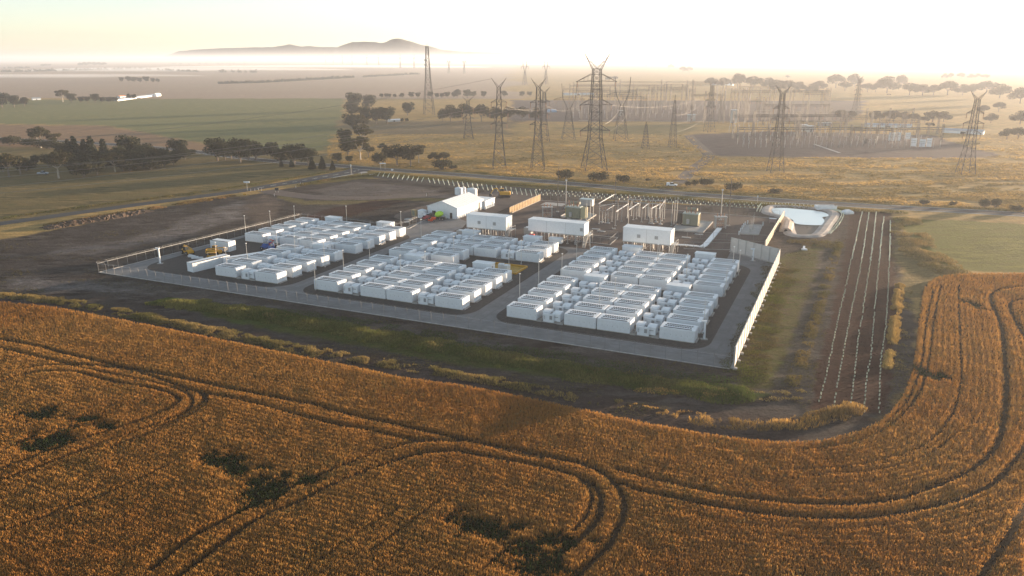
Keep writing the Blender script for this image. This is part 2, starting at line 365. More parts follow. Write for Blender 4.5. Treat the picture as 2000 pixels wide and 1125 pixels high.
# ---- the hills on the horizon, beyond the mist
def hills():
    D = 31000.0
    prof = [(300, 117), (350, 103), (400, 99), (450, 97), (500, 95.5), (535, 94.5), (558, 91.5), (567, 89.5), (576, 91), (590, 93.5), (605, 92.5), (620, 94), (660, 94), (674, 89), (690, 85), (712, 84), (735, 84.5), (744, 86),
            (755, 84.5), (765, 80), (775, 78), (783, 78), (800, 82), (820, 88), (845, 93), (862, 98), (900, 101), (1000, 104), (1100, 116)]
    xs = np.linspace(250, 1120, 260); ys = np.interp(xs, [p[0] for p in prof], [p[1] for p in prof], left=117, right=117)
    ys = ys + (fbm(xs / 14, xs * 0, 5) - .5) * 1.0
    vs = []; fs = []; rows = 9; n = len(xs)
    for j in range(rows):
        t = j / (rows - 1)                                    # 0 front foot .. 0.5 crest .. 1 back foot
        for i in range(n):
            az = math.atan2(xs[i] - 1000, FPX / math.cos(PITCH)); dist = D + (t - .5) * 5000
            crest = max(0, (HY - ys[i]) / (FPX / math.cos(PITCH)) * D * math.cos(az) ** -1) + H
            nz = .75 + .5 * fbm(np.array([xs[i] / 9.]), np.array([t * 4.]), 21)[0]
            h = crest * (math.sin(math.pi * t) ** (1.2 * nz) if 0 < t < 1 else 0) if t != .5 else crest
            vs.append((dist * math.sin(az), dist * math.cos(az), h))
    for j in range(rows - 1):
        for i in range(n - 1): a = j * n + i; fs.append((a, a + 1, a + n + 1, a + n))
    me = bpy.data.meshes.new('hills'); me.from_pydata(vs, [], fs); me.update()
    me.materials.append(mat('forested_granite_hills', (.055, .070, .080), .95, var=.4, vscale=.004)); me.polygons.foreach_set('use_smooth', [True] * len(fs))
    tag(link('hills', me), kind='structure')
hills()
# ---- the morning mist
mh = bpy.data.materials.new('thin_mist'); mh.use_nodes = True; hn = mh.node_tree
for nd in list(hn.nodes):
    if nd.type != 'OUTPUT_MATERIAL': hn.nodes.remove(nd)
pv = hn.nodes.new('ShaderNodeVolumePrincipled'); pv.inputs['Color'].default_value = (.80, .86, .98, 1); pv.inputs['Density'].default_value = 1.5e-4; pv.inputs['Anisotropy'].default_value = .36
hn.links.new(pv.outputs[0], hn.nodes['Material Output'].inputs['Volume'])
tag(MB().box(-24300, 24300, -24300, 24300, -1.5, 100).build('haze', mh), 'thin pale morning mist lying over the whole plain', 'mist', kind='stuff')

# ---- low banks of ground fog lying in the far hollows
mg = bpy.data.materials.new('ground_fog'); mg.use_nodes = True; gn = mg.node_tree
for nd in list(gn.nodes):
    if nd.type != 'OUTPUT_MATERIAL': gn.nodes.remove(nd)
pg = gn.nodes.new('ShaderNodeVolumePrincipled'); pg.inputs['Color'].default_value = (.88, .91, .96, 1); pg.inputs['Density'].default_value = 2.4e-3; pg.inputs['Anisotropy'].default_value = .4
gn.links.new(pg.outputs[0], gn.nodes['Material Output'].inputs['Volume'])
for i, (px, py, wpx, dep, hgt, lab) in enumerate([(90, 150, 420, 420, 9, 'low white fog bank across the far left field'), (330, 137, 520, 900, 13, 'long low fog bank behind the far left hedges'), (1260, 125, 520, 1500, 16, 'bright thin fog bank near the horizon right of the pylons'), (640, 131, 600, 1200, 13, 'thin fog bank below the hills')]):
    X, Y = G(px, py); s_ = math.hypot(X, Y) / FPX; n = 48; vs = []; fs = []
    for j in range(6):
        f = 1 - (j / 6) ** 2
        for k in range(n):
            a = 2 * math.pi * k / n; q = 1 + .18 * math.sin(3 * a + i) + .1 * math.sin(5 * a + 2 * i); vs.append((wpx * s_ / 2 * math.cos(a) * q * math.sqrt(f), dep / 2 * math.sin(a) * q * math.sqrt(f), .3 + hgt * (j / 6)))
    for j in range(5):
        for k in range(n): fs.append((j * n + k, j * n + (k + 1) % n, (j + 1) * n + (k + 1) % n, (j + 1) * n + k))
    fs += [tuple(range(n - 1, -1, -1)), tuple(5 * n + k for k in range(n))]
    me = bpy.data.meshes.new('fog_bank'); me.from_pydata(vs, [], fs); me.update(); me.materials.append(mg); tag(link('fog_bank', me, None, (X, Y, 0)), lab, 'fog', kind='stuff')
# ---- roads
M_ASPH = mat('asphalt', (.060, .060, .064), .85, var=.25, vscale=.35, spec=.2)
M_LINE = mat('road_marking_paint', (.75, .75, .72), .7)
M_DIRT = mat('dirt_track', (.14, .105, .085), .95, var=.25, vscale=.3)
ROAD = smooth(GP([(2600, 455), (2000, 419), (1700, 402.5), (1500, 390), (1300, 375.5), (1100, 357.5), (900, 341.5), (780, 333), (720, 329), (650, 323), (580, 319), (480, 309), (390, 297), (300, 288), (120, 276), (-200, 262)]), 5)
road = ribbon('road', ROAD, 10.0, .03, M_ASPH)
SIDE = smooth(GP([(705, 330), (690, 335), (640, 344), (590, 353), (540, 361), (470, 373), (350, 389), (200, 409), (0, 437), (-300, 480)]), 5)
side = ribbon('side_road', SIDE, lambda t: 13 - 6 * min(1, t * 1.6), .026, M_ASPH)
for o_ in (-4.2, 4.2): ribbon('edge_line', ROAD, .35, .036, M_LINE, parent=road, off=o_)
for k in range(0, len(SIDE) - 22):
    if k % 2 == 0 and k > 1: ribbon('lane_dash', SIDE[k:k + 2], .35, .034, M_LINE, parent=side)
for k, (a, b) in enumerate([((700, 338.5), (715, 336)), ((718, 342), (735, 339)), ((640, 349), (690, 340))]):
    ribbon('give_way_line', GP([a, b]), .6, .038, M_LINE, parent=side)
sheet('traffic_island', smooth(GP([(704, 336.5), (714, 335), (718, 337), (707, 338.6)]), 3, True), .05, M_CONC)
ribbon('farm_track', smooth(GP([(1300, 371), (1330, 352), (1352, 332), (1378, 312), (1384, 303), (1372, 290), (1352, 272), (1345, 264)]), 5), 7, .026, M_DIRT)
ribbon('haul_track', smooth(GP([(520, 372), (600, 384), (700, 387), (800, 383), (900, 384), (960, 390)]), 5), 9, .02, mat('haul_track_dirt', (.13, .10, .088), .95, var=.3, vscale=.3))
# ---- gravel inside the fence
M_GRAV = mat('grey_gravel_road', (.215, .214, .220), .95, col2=(.155, .154, .158), vscale=.28, bump=.02, bscale=6)
M_PAD = mat('dark_crushed_rock', (.045, .041, .041), .95, col2=(.075, .068, .066), vscale=1.3, bump=.05, bscale=5)
M_YARD = mat('brown_yard_gravel', (.090, .066, .060), .95, col2=(.062, .045, .042), vscale=.15, bump=.05, bscale=4)
def rrect(u0, u1, v0, v1, r, n=6):
    P = []
    for cx, cy_, a0 in ((u1 - r, v0 + r, -90), (u1 - r, v1 - r, 0), (u0 + r, v1 - r, 90), (u0 + r, v0 + r, 180)):
        for k in range(n + 1):
            a = math.radians(a0 + 90 * k / n); P.append(W(cx + r * math.cos(a), cy_ + r * math.sin(a)))
    return P
sheet('gravel_road', [W(-166, .4), W(-.3, .4), W(-.3, 83), W(-14, 92), W(-47, 82), W(-100, 80), W(-106, 100), W(-112, 104), W(-122, 100), W(-121, 76), W(-160, 76)], .012, M_GRAV)
for nm, (a, b, c, d, r) in {'L': (-160.5, -111, 7, 74, 7), 'M': (-106.5, -58.5, 6.5, 77, 6), 'R': (-53.5, -6.2, 6.5, 78, 6)}.items():
    sheet('rock_pad', rrect(a, b, c, d, r), .02, M_PAD)
sheet('switchyard_gravel', [W(-104, 78.5), W(-14, 78.5), W(-14.5, 92), W(-6, 104), W(-6, 152), W(-98, 150)], .016, M_YARD)
sheet('shed_apron', smooth([W(-134, 96), W(-112, 92), W(-106, 98), W(-104, 118), W(-104, 146), W(-98, 152), W(-112, 166), W(-128, 160), W(-136, 120)], 4, True), .009, mat('apron_gravel', (.12, .092, .08), .95, var=.3, vscale=.25))
# ---- the crop: a ripe cereal field, every stalk clump real
TRACKS = [
 ([(-60, 652), (0, 667), (75, 680), (150, 700), (250, 722), (350, 742), (500, 774), (600, 792), (675, 812), (787, 837), (825, 846), (900, 862), (1000, 883), (1075, 899), (1137, 912), (1180, 932), (1205, 955), (1220, 990), (1212, 1027), (1190, 1070), (1162, 1097), (1120, 1140)], .85),
 ([(-60, 670), (0, 684), (75, 701), (140, 715), (225, 722), (300, 740), (362, 762), (400, 772), (500, 793), (587, 817), (675, 838), (717, 844), (775, 858), (825, 867)], .75),
 ([(-40, 760), (15, 746), (75, 732), (150, 732), (225, 750), (300, 763), (342, 777), (350, 790), (312, 812), (250, 835), (120, 878), (0, 925), (-50, 945)], .7),
 ([(42, 726), (125, 718), (225, 736), (320, 756), (372, 778), (368, 806), (300, 836), (200, 872), (60, 925), (-40, 960)], .55),
 ([(360, 762), (395, 775), (392, 795), (345, 825), (300, 842)], .5),
 ([(400, 772), (405, 790), (380, 812), (320, 842), (220, 880)], .5),
 ([(300, 1118), (375, 1057), (475, 1003), (560, 962), (630, 930), (700, 902), (750, 885), (825, 867), (900, 868)], .75),
 ([(340, 1140), (500, 1022), (575, 990), (675, 940), (775, 905), (825, 891), (887, 887), (950, 897), (1000, 906), (1075, 920), (1125, 937), (1155, 950), (1172, 975), (1172, 1005), (1160, 1030), (1130, 1060), (1090, 1090)], .85),
 ([(1125, 937), (1150, 960), (1155, 985), (1145, 1015), (1120, 1045)], .45),
 ([(1207, 922), (1250, 935), (1325, 952), (1400, 970), (1500, 983), (1575, 989), (1650, 990), (1750, 980), (1825, 955), (1887, 927), (1937, 887), (1957, 840), (1965, 760), (1962, 710), (1957, 647), (1945, 615), (1935, 590), (1940, 574), (1975, 565), (2060, 560)], .8),
 ([(1215, 950), (1262, 967), (1325, 980), (1400, 995), (1500, 1010), (1600, 1017), (1700, 1015), (1800, 1000), (1875, 980), (1937, 950), (1975, 912), (2000, 877), (2020, 820), (2020, 700), (1992, 647), (1972, 605), (1985, 590), (2060, 580)], .8),
 ([(1890, 1180), (1925, 1117), (1962, 1065), (1992, 1012), (2040, 930)], .9),
 ([(1872, 560), (1872, 597), (1875, 672), (1875, 760), (1850, 830), (1787, 885), (1725, 905), (1675, 915), (1600, 922), (1500, 925)], .28),
 ([(1838, 560), (1825, 620), (1815, 700), (1795, 770), (1745, 830), (1670, 868), (1570, 885)], .35),
 ([(1822, 570), (1808, 640), (1800, 710), (1775, 780), (1730, 832)], .3),
 ([(1300, 1000), (1450, 1030), (1600, 1040), (1750, 1030), (1900, 990)], .2), ([(1560, 935), (1700, 925), (1800, 900), (1870, 850)], .22),
 ([(0, 1047), (150, 995), (275, 942), (330, 915)], .4), ([(725, 1085), (812, 1020), (860, 985)], .3), ([(600, 1120), (700, 1050), (780, 1000)], .25), ([(940, 1125), (1010, 1060)], .25),
 ([(0, 880), (110, 845), (240, 800)], .3), ([(100, 1010), (200, 960)], .22),
 ([(900, 862), (1000, 890), (1060, 903)], .35),
]
WEEDS = [((85, 815), 4.2, 2.6), ((95, 866), 4.4, 2.7), ((62, 880), 2.0, 1.3), ((170, 824), 3.0, 1.2), ((205, 838), 3.2, 1.3), ((150, 838), 1.6, .9), ((440, 903), 4.0, 2.4), ((462, 925), 2.2, 1.6), ((500, 945), 3.0, 2.0), ((512, 968), 4.0, 2.8), ((520, 920), 2.4, 1.0),
         ((605, 942), 2.4, 1.2), ((560, 935), 1.6, .8), ((905, 1018), 3.0, 1.6), ((940, 1035), 4.0, 2.4), ((975, 1050), 2.6, 1.4), ((1010, 1035), 2.0, 1.0), ((1030, 1085), 4.0, 2.2), ((1075, 1068), 3.4, 1.8), ((1110, 1068), 2.2, 1.2),
         ((1040, 1110), 5.0, 2.4), ((1160, 1062), 1.6, .9), ((1800, 728), 1.8, 3.0), ((1822, 740), 1.3, 2.0), ((1845, 740), 1.2, 2.0), ((1900, 600), 2.5, 3.0)]
def tufts(P, hgt, col, blades, spread, bw, seed):
    """P (n,2) places, hgt (n,), col (n,3) -> triangles leaning out of each place"""
    r = np.random.default_rng(seed); n = len(P); k = blades
    a = r.random((n, 1)) * 6.283 + np.arange(k)[None, :] * (6.283 / k) + r.normal(0, .5, (n, k))
    ln = spread * (.35 + r.random((n, k))) ; h = hgt[:, None] * (.72 + .5 * r.random((n, k)))
    bx = P[:, 0][:, None] + r.normal(0, .10 * spread / .25, (n, k)); by = P[:, 1][:, None] + r.normal(0, .10 * spread / .25, (n, k))
    f = a + r.normal(0, 1.2, (n, k)); wx, wy = np.cos(f) * bw, np.sin(f) * bw
    v = np.empty((n, k, 3, 3), np.float32)
    # wide at the ear, narrow at the root: the ears close over the stalks
    tx, ty = bx + np.cos(a) * ln, by + np.sin(a) * ln
    v[..., 0, 0] = bx; v[..., 0, 1] = by; v[..., 0, 2] = 0
    v[..., 1, 0] = tx - wx; v[..., 1, 1] = ty - wy; v[..., 1, 2] = h
    v[..., 2, 0] = tx + wx; v[..., 2, 1] = ty + wy; v[..., 2, 2] = h * (.8 + .35 * r.random((n, k)))
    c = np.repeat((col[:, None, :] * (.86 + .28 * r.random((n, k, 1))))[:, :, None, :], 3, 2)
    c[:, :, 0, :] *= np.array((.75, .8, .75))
    return v.reshape(-1, 3), np.arange(n * k * 3).reshape(-1, 3), c.reshape(-1, 3)
def crop():
    pts = []
    for r0, r1, s in ((66, 95, .26), (95, 130, .29), (130, 175, .34), (175, 240, .44)):
        x = np.arange(-175, 215, s); y = np.arange(40, 235, s); X, Y = np.meshgrid(x, y); X = X.ravel(); Y = Y.ravel()
        R = np.hypot(X, Y); k = (R >= r0) & (R < r1) & (np.abs(X) < Y * .70 + 6); X, Y = X[k], Y[k]
        X = X + rng.uniform(-.5, .5, X.shape) * s; Y = Y + rng.uniform(-.5, .5, X.shape) * s
        pts.append(np.stack([X, Y, np.full(X.shape, s)], 1))
    P = np.concatenate(pts); X, Y = P[:, 0], P[:, 1]
    ok = inpoly(X, Y, CROP_POLY)
    P = P[ok]; X, Y = P[:, 0], P[:, 1]
    de = dseg(X, Y, crop_edge)
    n1 = fbm(X / 9, Y / 9, 2); n2 = fbm(X / 1.6, Y / 1.6, 9, 3); n3 = fbm(X / 30, Y / 30, 4)
    h = .86 * (.80 + .18 * n1 + .34 * (n2 - .5))
    keep = (de > .3 * n2)
    dens = np.ones(len(P))
    for T, wd in TRACKS:
        L = smooth(GP(T), 6); x0, x1 = min(p[0] for p in L) - 3, max(p[0] for p in L) + 3; y0, y1 = min(p[1] for p in L) - 3, max(p[1] for p in L) + 3
        s = np.where((X > x0) & (X < x1) & (Y > y0) & (Y < y1))[0]
        if not len(s): continue
        d = dseg(X[s], Y[s], L); wob = wd * (.75 + .5 * n2[s]) * .55
        pr = np.clip((d - wob * .6) / (wob * .5 + .05), 0, 1); dens[s] = np.minimum(dens[s], pr); h[s] *= .35 + .65 * np.clip(d / (wob * 1.7 + .05), 0, 1)
    wz = np.zeros(len(P))
    for (c, a, b) in WEEDS:
        cx, cy_ = G(*c); s = np.where((np.abs(X - cx) < 3 * a) & (np.abs(Y - cy_) < 3 * b + 2))[0]
        d = np.hypot((X[s] - cx) / (a * .8), (Y[s] - cy_) / (b * 1.2)); wz[s] = np.maximum(wz[s], 1.25 - d + (fbm(X[s] / 2.2, Y[s] / 2.2, 77, 3) - .5) * 1.5)
    weedy = wz > .12; h = h * np.clip(1 - .4 * np.clip(wz, 0, 1), .5, 1)
    keep &= rng.random(len(P)) < dens * np.clip(1.0 - 1.25 * np.clip(wz - .05, 0, 1), .04, 1.0)
    # drilled rows that follow the headland
    rc = np.cos((de + .25 * n1) / 1.05 * 6.283); rows = .90 + .10 * rc; h = h * (.93 + .07 * rc * np.clip(n3 * 2.2 - .3, .3, 1.3))
    base = np.array((.42, .188, .042)); pale = np.array((.46, .245, .072)); rust = np.array((.335, .124, .026))
    t = np.clip((n3 - .5) * 2.5 + (n1 - .5) * 1.2 + .5, 0, 1)[:, None]
    col = pale * t + rust * (1 - t); col = .5 * col + .5 * base
    col = col * (.88 + .24 * rng.random((len(P), 1))) * rows[:, None]
    halo = np.clip(1 - np.abs(wz - .05) / .25, 0, 1)[:, None]; col = col * (1 - .3 * halo) + .3 * halo * np.array((.50, .30, .09))
    g = (rng.random(len(P)) < .05 + .25 * np.clip((fbm(X / 6, Y / 6, 41) - .6) * 6, 0, 1)); col[g] = np.array((.26, .17, .055)) * (.7 + .6 * rng.random((g.sum(), 1)))
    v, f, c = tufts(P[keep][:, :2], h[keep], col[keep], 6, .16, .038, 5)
    return (v, f, c), P[weedy], wz[weedy]
(cv, cf, cc), wp, ww_ = crop()
M_CROP = plantmat('ripe_cereal', .38)
tag(link('cereal_crop', fastmesh('cereal_crop', cv, cf, M_CROP, cc)), 'ripe orange cereal crop filling the foreground field', 'crop', kind='stuff')
M_WEED = plantmat('green_plants', .25)
k = rng.random(len(wp)) < np.clip(ww_ * 1.1, .1, .8); wp = wp[k]; ww_ = ww_[k]
wc = np.array((.030, .046, .012)) * (.6 + .9 * rng.random((len(wp), 1)))
v_, f_, c_ = tufts(wp[:, :2], .30 + .30 * rng.random(len(wp)), wc, 6, .18, .05, 6)
tag(link('green_weeds', fastmesh('green_weeds', v_, f_, M_WEED, c_)), 'dark green weed patches in gaps of the crop', 'weeds', kind='stuff')
# ---- rough grass strips between crop and fence, on verges and paddocks
def strip(path, width, spacing, hgt, col, col2, seed, gaps=.0, gs=4, blades=5, spread=.25, bw=.06, lump=1.0):
    r = np.random.default_rng(seed); L = smooth(GP(path), 5); A = np.array(L)
    x0, y0 = A.min(0) - width; x1, y1 = A.max(0) + width
    x, y = np.meshgrid(np.arange(x0, x1, spacing), np.arange(y0, y1, spacing)); x = x.ravel(); y = y.ravel()
    x = x + r.uniform(-.5, .5, x.shape) * spacing; y = y + r.uniform(-.5, .5, x.shape) * spacing
    d = dseg(x, y, L); n = fbm(x / gs, y / gs, seed, 3)
    k = (d < width * .5 * (.45 + 1.1 * n)) & (n > gaps)
    x, y, d, n = x[k], y[k], d[k], n[k]
    h = hgt * (.35 + lump * n) * (1 - .5 * np.clip(d / (width * .5), 0, 1)); t = np.clip((fbm(x / 7, y / 7, seed + 3) - .5) * 3 + .5, 0, 1)[:, None]
    c = (np.array(col) * t + np.array(col2) * (1 - t)) * (.7 + .6 * r.random((len(x), 1)))
    return tufts(np.stack([x, y], 1), h, c, blades, spread, bw, seed)
def grass(name, label, strips, m):
    vs, fs, cs = [], [], []; o = 0
    for s in strips: vs.append(s[0]); fs.append(s[1] + o); cs.append(s[2]); o += len(s[0])
    tag(link(name, fastmesh(name, np.concatenate(vs), np.concatenate(fs), m, np.concatenate(cs))), label, 'grass', kind='stuff')
GRN, OLV, STR, GLD = (.085, .085, .025), (.13, .12, .04), (.32, .23, .09), (.50, .30, .09)
grass('weed_strip', 'tall green and straw weeds in a long strip before the front fence',
      [strip([(330, 590), (420, 603), (560, 625), (700, 650), (850, 678), (1000, 705), (1150, 731), (1300, 755), (1440, 772)], 7.5, .29, .80, (.085, .115, .026), (.19, .18, .055), 101, .10, 3.0, blades=5, spread=.16, bw=.04, lump=.9),
       strip([(450, 607), (700, 648), (1000, 703), (1300, 752)], 5.5, .42, .75, (.20, .165, .06), (.11, .11, .03), 131, .46, 2.0, blades=4, spread=.14, bw=.04),
       strip([(500, 606), (760, 642), (1000, 684), (1250, 724), (1420, 748)], 6, .40, .30, (.040, .080, .014), (.06, .09, .02), 102, .34, 5, spread=.2, bw=.05),
       strip([(1280, 752), (1400, 764), (1500, 775), (1560, 770)], 3.5, .32, .5, STR, OLV, 103, .46, 2, spread=.16, bw=.04),
       strip([(1250, 762), (1330, 768), (1420, 778)], 2.5, .32, .5, GLD, STR, 104, .52, 2, spread=.16, bw=.04)], M_WEED)
grass('straw_grass_strip', 'straw coloured grass clumps along the ploughed strip beside the crop',
      [strip([(-60, 570), (0, 577), (80, 585), (160, 597), (260, 616), (350, 634), (450, 655), (560, 678), (610, 690)], 4.2, .30, .62, STR, OLV, 105, .38, 2.2, spread=.17, bw=.04),
       strip([(640, 690), (760, 712), (820, 722), (900, 735), (1000, 752), (1100, 772), (1200, 790)], 3.4, .29, .62, STR, OLV, 106, .50, 2.0, spread=.17, bw=.04),
       strip([(1340, 815), (1400, 826), (1480, 832), (1560, 828), (1620, 815), (1670, 800)], 3.8, .36, .8, GLD, (.22, .14, .05), 107, .47, 1.6, spread=.2, bw=.035, lump=1.2),
       strip([(1590, 820), (1640, 806), (1668, 798)], 4, .36, .9, (.40, .25, .08), (.20, .13, .05), 137, .42, 1.5, spread=.22, bw=.035, lump=1.2),
       strip([(1235, 795), (1290, 805)], 2, .28, .6, GLD, STR, 108, .52, 1.5, spread=.16, bw=.04)], M_CROP)
grass('rough_verge_grass', 'golden rough grass beside the planted strip and the ditch',
      [strip([(1768, 430), (1790, 480), (1830, 515), (1860, 530)], 10, .5, .8, (.30, .21, .08), (.17, .14, .05), 109, .40, 5),
       strip([(1757, 560), (1752, 600), (1747, 640), (1743, 672)], 2.2, .25, 1.0, (.42, .28, .09), (.28, .20, .07), 110, .36, 1.6, spread=.17, bw=.04),
       strip([(1738, 690), (1732, 720)], 1.5, .25, .8, (.48, .33, .11), (.36, .26, .09), 111, .3, 2),
       strip([(1770, 560), (1765, 640), (1760, 720)], 2.2, .5, .3, STR, OLV, 120, .55, 3),
       strip([(1525, 520), (1500, 600), (1470, 680), (1450, 730)], 8, .36, .34, (.11, .13, .018), (.13, .10, .03), 112, .36, 3, spread=.16, bw=.04),
       strip([(1640, 470), (1612, 560), (1580, 660), (1545, 750)], 2.4, .33, .4, (.10, .095, .025), (.22, .16, .055), 113, .46, 2.5, spread=.16, bw=.04),
       strip([(1560, 475), (1590, 470), (1620, 480)], 7, .5, .4, (.14, .12, .04), (.22, .16, .06), 114, .42, 4)], M_WEED)
grass('roadside_grass', 'green and straw grass along both sides of the road',
      [strip([(740, 340), (900, 352), (1100, 369), (1300, 387), (1480, 400), (1650, 410), (1760, 416)], 5, .7, .7, (.13, .12, .03), (.22, .16, .05), 115, .25, 6, blades=4, spread=.4, bw=.12),
       strip([(800, 327), (1000, 343), (1300, 367), (1500, 382), (1800, 400), (2050, 416)], 5, .8, .6, (.13, .12, .03), (.30, .21, .07), 116, .35, 6, blades=4, spread=.4, bw=.12),
       strip([(590, 362), (650, 350), (700, 345), (760, 342)], 4, .6, .7, (.30, .20, .08), (.15, .13, .04), 117, .3, 5, blades=4, spread=.4, bw=.12),
       strip([(100, 440), (200, 424), (290, 409), (350, 400), (450, 384)], 5, .6, .8, (.34, .20, .08), (.16, .12, .05), 118, .35, 5, blades=4, spread=.4, bw=.12),
       strip([(0, 428), (200, 400), (400, 375), (560, 350), (680, 330)], 4, .8, .6, (.12, .12, .035), (.20, .15, .05), 119, .35, 6, blades=4, spread=.4, bw=.12)], M_WEED)
def paddock():
    """golden paddock grass beyond the road, thinning out with distance"""
    r = np.random.default_rng(140); n = 60000
    px = r.uniform(640, 2050, n); py = 262 + (r.random(n) ** .8) * 170
    P = np.array([G(a, b) for a, b in zip(px, py)])
    k = dseg(P[:, 0], P[:, 1], ROAD) > 7; up = np.array([P[i, 1] for i in range(n)])
    rx = np.interp(px, [640, 760, 1100, 1500, 2050], [322, 330, 356, 388, 422]); k &= py < rx
    for Z_ in (20, 21): k &= ~inpoly(P[:, 0], P[:, 1], ZONES[Z_][0])
    P = P[k]; nz = fbm(P[:, 0] / 14, P[:, 1] / 7, 8); k = nz > .40; P = P[k]; nz = nz[k]
    R = np.hypot(P[:, 0], P[:, 1]); t = np.clip((fbm(P[:, 0] / 40, P[:, 1] / 16, 18) - .5) * 4 + .45, 0, 1)[:, None]
    c = (np.array((.56, .36, .12)) * t + np.array((.26, .19, .065)) * (1 - t)) * (.7 + .6 * r.random((len(P), 1)))
    v, f, cc_ = tufts(P, .30 + .5 * (nz - .4), c, 4, .7, .22, 141)
    tag(link('paddock_grass', fastmesh('paddock_grass', v, f, M_CROP, cc_)), 'dry golden grass of the paddock beyond the road', 'grass', kind='stuff')
paddock()

def sparse():
    """thin low weeds and stubble scattered over the bare soil"""
    r = np.random.default_rng(151); n = 60000; px = r.uniform(-30, 1780, n); py = 345 + 470 * r.random(n) ** 1.1
    P = np.array([G(a, b) for a, b in zip(px, py)]); k = inpoly(P[:, 0], P[:, 1], SOIL) & ~inpoly(P[:, 0], P[:, 1], CROP_POLY) & ~inpoly(P[:, 0], P[:, 1], ZONES[15][0]); P = P[k]
    uu, vv = UVof(P[:, 0], P[:, 1]); k = ~((uu > -167) & (uu < 1) & (vv > -.5) & (vv < 78)) & ~((uu > -108) & (uu < -5) & (vv > 70) & (vv < 153)) & ~((uu > -140) & (uu < -95) & (vv > 70) & (vv < 170)); P = P[k]
    nz = fbm(P[:, 0] / 11, P[:, 1] / 5, 61); k = nz > .5; P, nz = P[k], nz[k]; t = r.random((len(P), 1))
    v, f, c = tufts(P, .08 + .5 * (nz - .5), (np.array((.15, .12, .055)) * t + np.array((.075, .075, .025)) * (1 - t)), 4, .22, .06, 152)
    tag(link('sparse_weeds', fastmesh('sparse_weeds', v, f, M_WEED, c)), 'thin low weeds scattered over the bare soil around the compound', 'weeds', kind='stuff')
sparse()
M_RUT = mat('compacted_wheel_track', (.165, .163, .167), .95, col2=(.195, .193, .197), vscale=.6)
for name_, P_ in (('front', [(-164, 3.2), (-110, 3.0), (-56, 3.1), (-6, 3.2), (-3.4, 8), (-3.2, 40), (-3.6, 76)]), ('aisle', [(-56, 5), (-55.8, 40), (-55.6, 78)]), ('aisle', [(-108.6, 5), (-108.7, 40), (-109, 74), (-112, 92)]), ('left', [(-163.6, 6), (-162, 40), (-160.9, 72)])):
    for o_ in (-.95, .95): ribbon('wheel_track', smooth([W(*p) for p in P_], 8), .55, .0165, M_RUT, off=o_)
# ================================================================== BATTERY CONTAINERS AND THEIR TRANSFORMERS
BL, BD, BH = 7.1, 3.7, 2.62
def battery_parts():
    body = MB().bevbox(0, BL, 0, BD, .16, BH, .05).mesh('body', M_WHITE)
    base = MB(); base.box(.02, BL - .02, .02, BD - .02, 0, .158)
    base = base.mesh('plinth', M_PLINTH)
    strip_ = MB().box(.7, BL - .7, .22, .60, BH + .002, BH + .04).mesh('vent_strip', M_DARK)
    dash = MB()
    for r_ in (0, 1):
        for k in range(11): x = .80 + r_ * .16 + k * .50; y = 1.30 + r_ * .95; dash.box(x, x + .35, y, y + .50, BH + .002, BH + .04)
    dash = dash.mesh('roof_vents', M_DARK)
    door = MB()
    for k in range(6): x = .12 + k * 1.143; door.box(x + .02, x + 1.12, -.035, -.002, .30, BH - .16)
    door = door.mesh('door_panels', M_WHITE2)
    hnd = MB()
    for k in range(6): x = .12 + k * 1.143; hnd.box(x + .98, x + 1.03, -.065, -.037, 1.15, 1.4)
    hnd = hnd.mesh('handle', M_GREY)
    e1 = MB().box(BL + .002, BL + .05, .10, BD / 2 - .05, .28, BH - .12).mesh('end_panel', M_WHITE2)
    e2 = MB().box(BL + .002, BL + .05, BD / 2 + .05, BD - .10, .28, BH - .12).mesh('end_panel', M_WHITE2)
    foot = MB().box(BL - .6, BL + .45, .4, BD - .4, 0, .22).mesh('cable_box', M_CONC)
    return [('body', body), ('plinth', base), ('vent_strip', strip_), ('roof_vents', dash), ('door_panels', door, [('handle', hnd)]), ('end_panel', e1), ('end_panel', e2), ('cable_box', foot)]
BP = battery_parts()
ROWS = [10.7, 16.75, 22.8, 28.85, 34.8, 44.8, 51.0, 57.1, 63.2, 69.2]
COLS = {'right': [-50.7, -37.15, -29.75, -16.4], 'middle': [-103.2, -89.5, -82.1, -68.9], 'left': [-156.3, -142.6, -135.3, -121.9]}
CN = ['leftmost', 'second', 'third', 'rightmost']
HAS = {'right': lambda c, r: True, 'middle': lambda c, r: not (c >= 2 and r in (5, 6)), 'left': lambda c, r: not (c <= 1 and r < 5)}
for b in ('left', 'middle', 'right'):
    for c in range(4):
        for r in range(10):
            if not HAS[b](c, r): continue
            half = 'near' if r < 5 else 'far'
            lab = 'white battery container, %s from the front, %s column, %s half of the %s block' % (ORD[r % 5], CN[c], half, b)
            if b == 'middle' and c >= 2 and r >= 7: lab = 'white battery container, %s from the front, %s column, far half of the middle block' % (ORD[r - 7], CN[c])
            stamp(BP, 'battery_container', lab, 'battery container', W(COLS[b][c], ROWS[r]), RZ, 'white battery containers set out in three blocks')
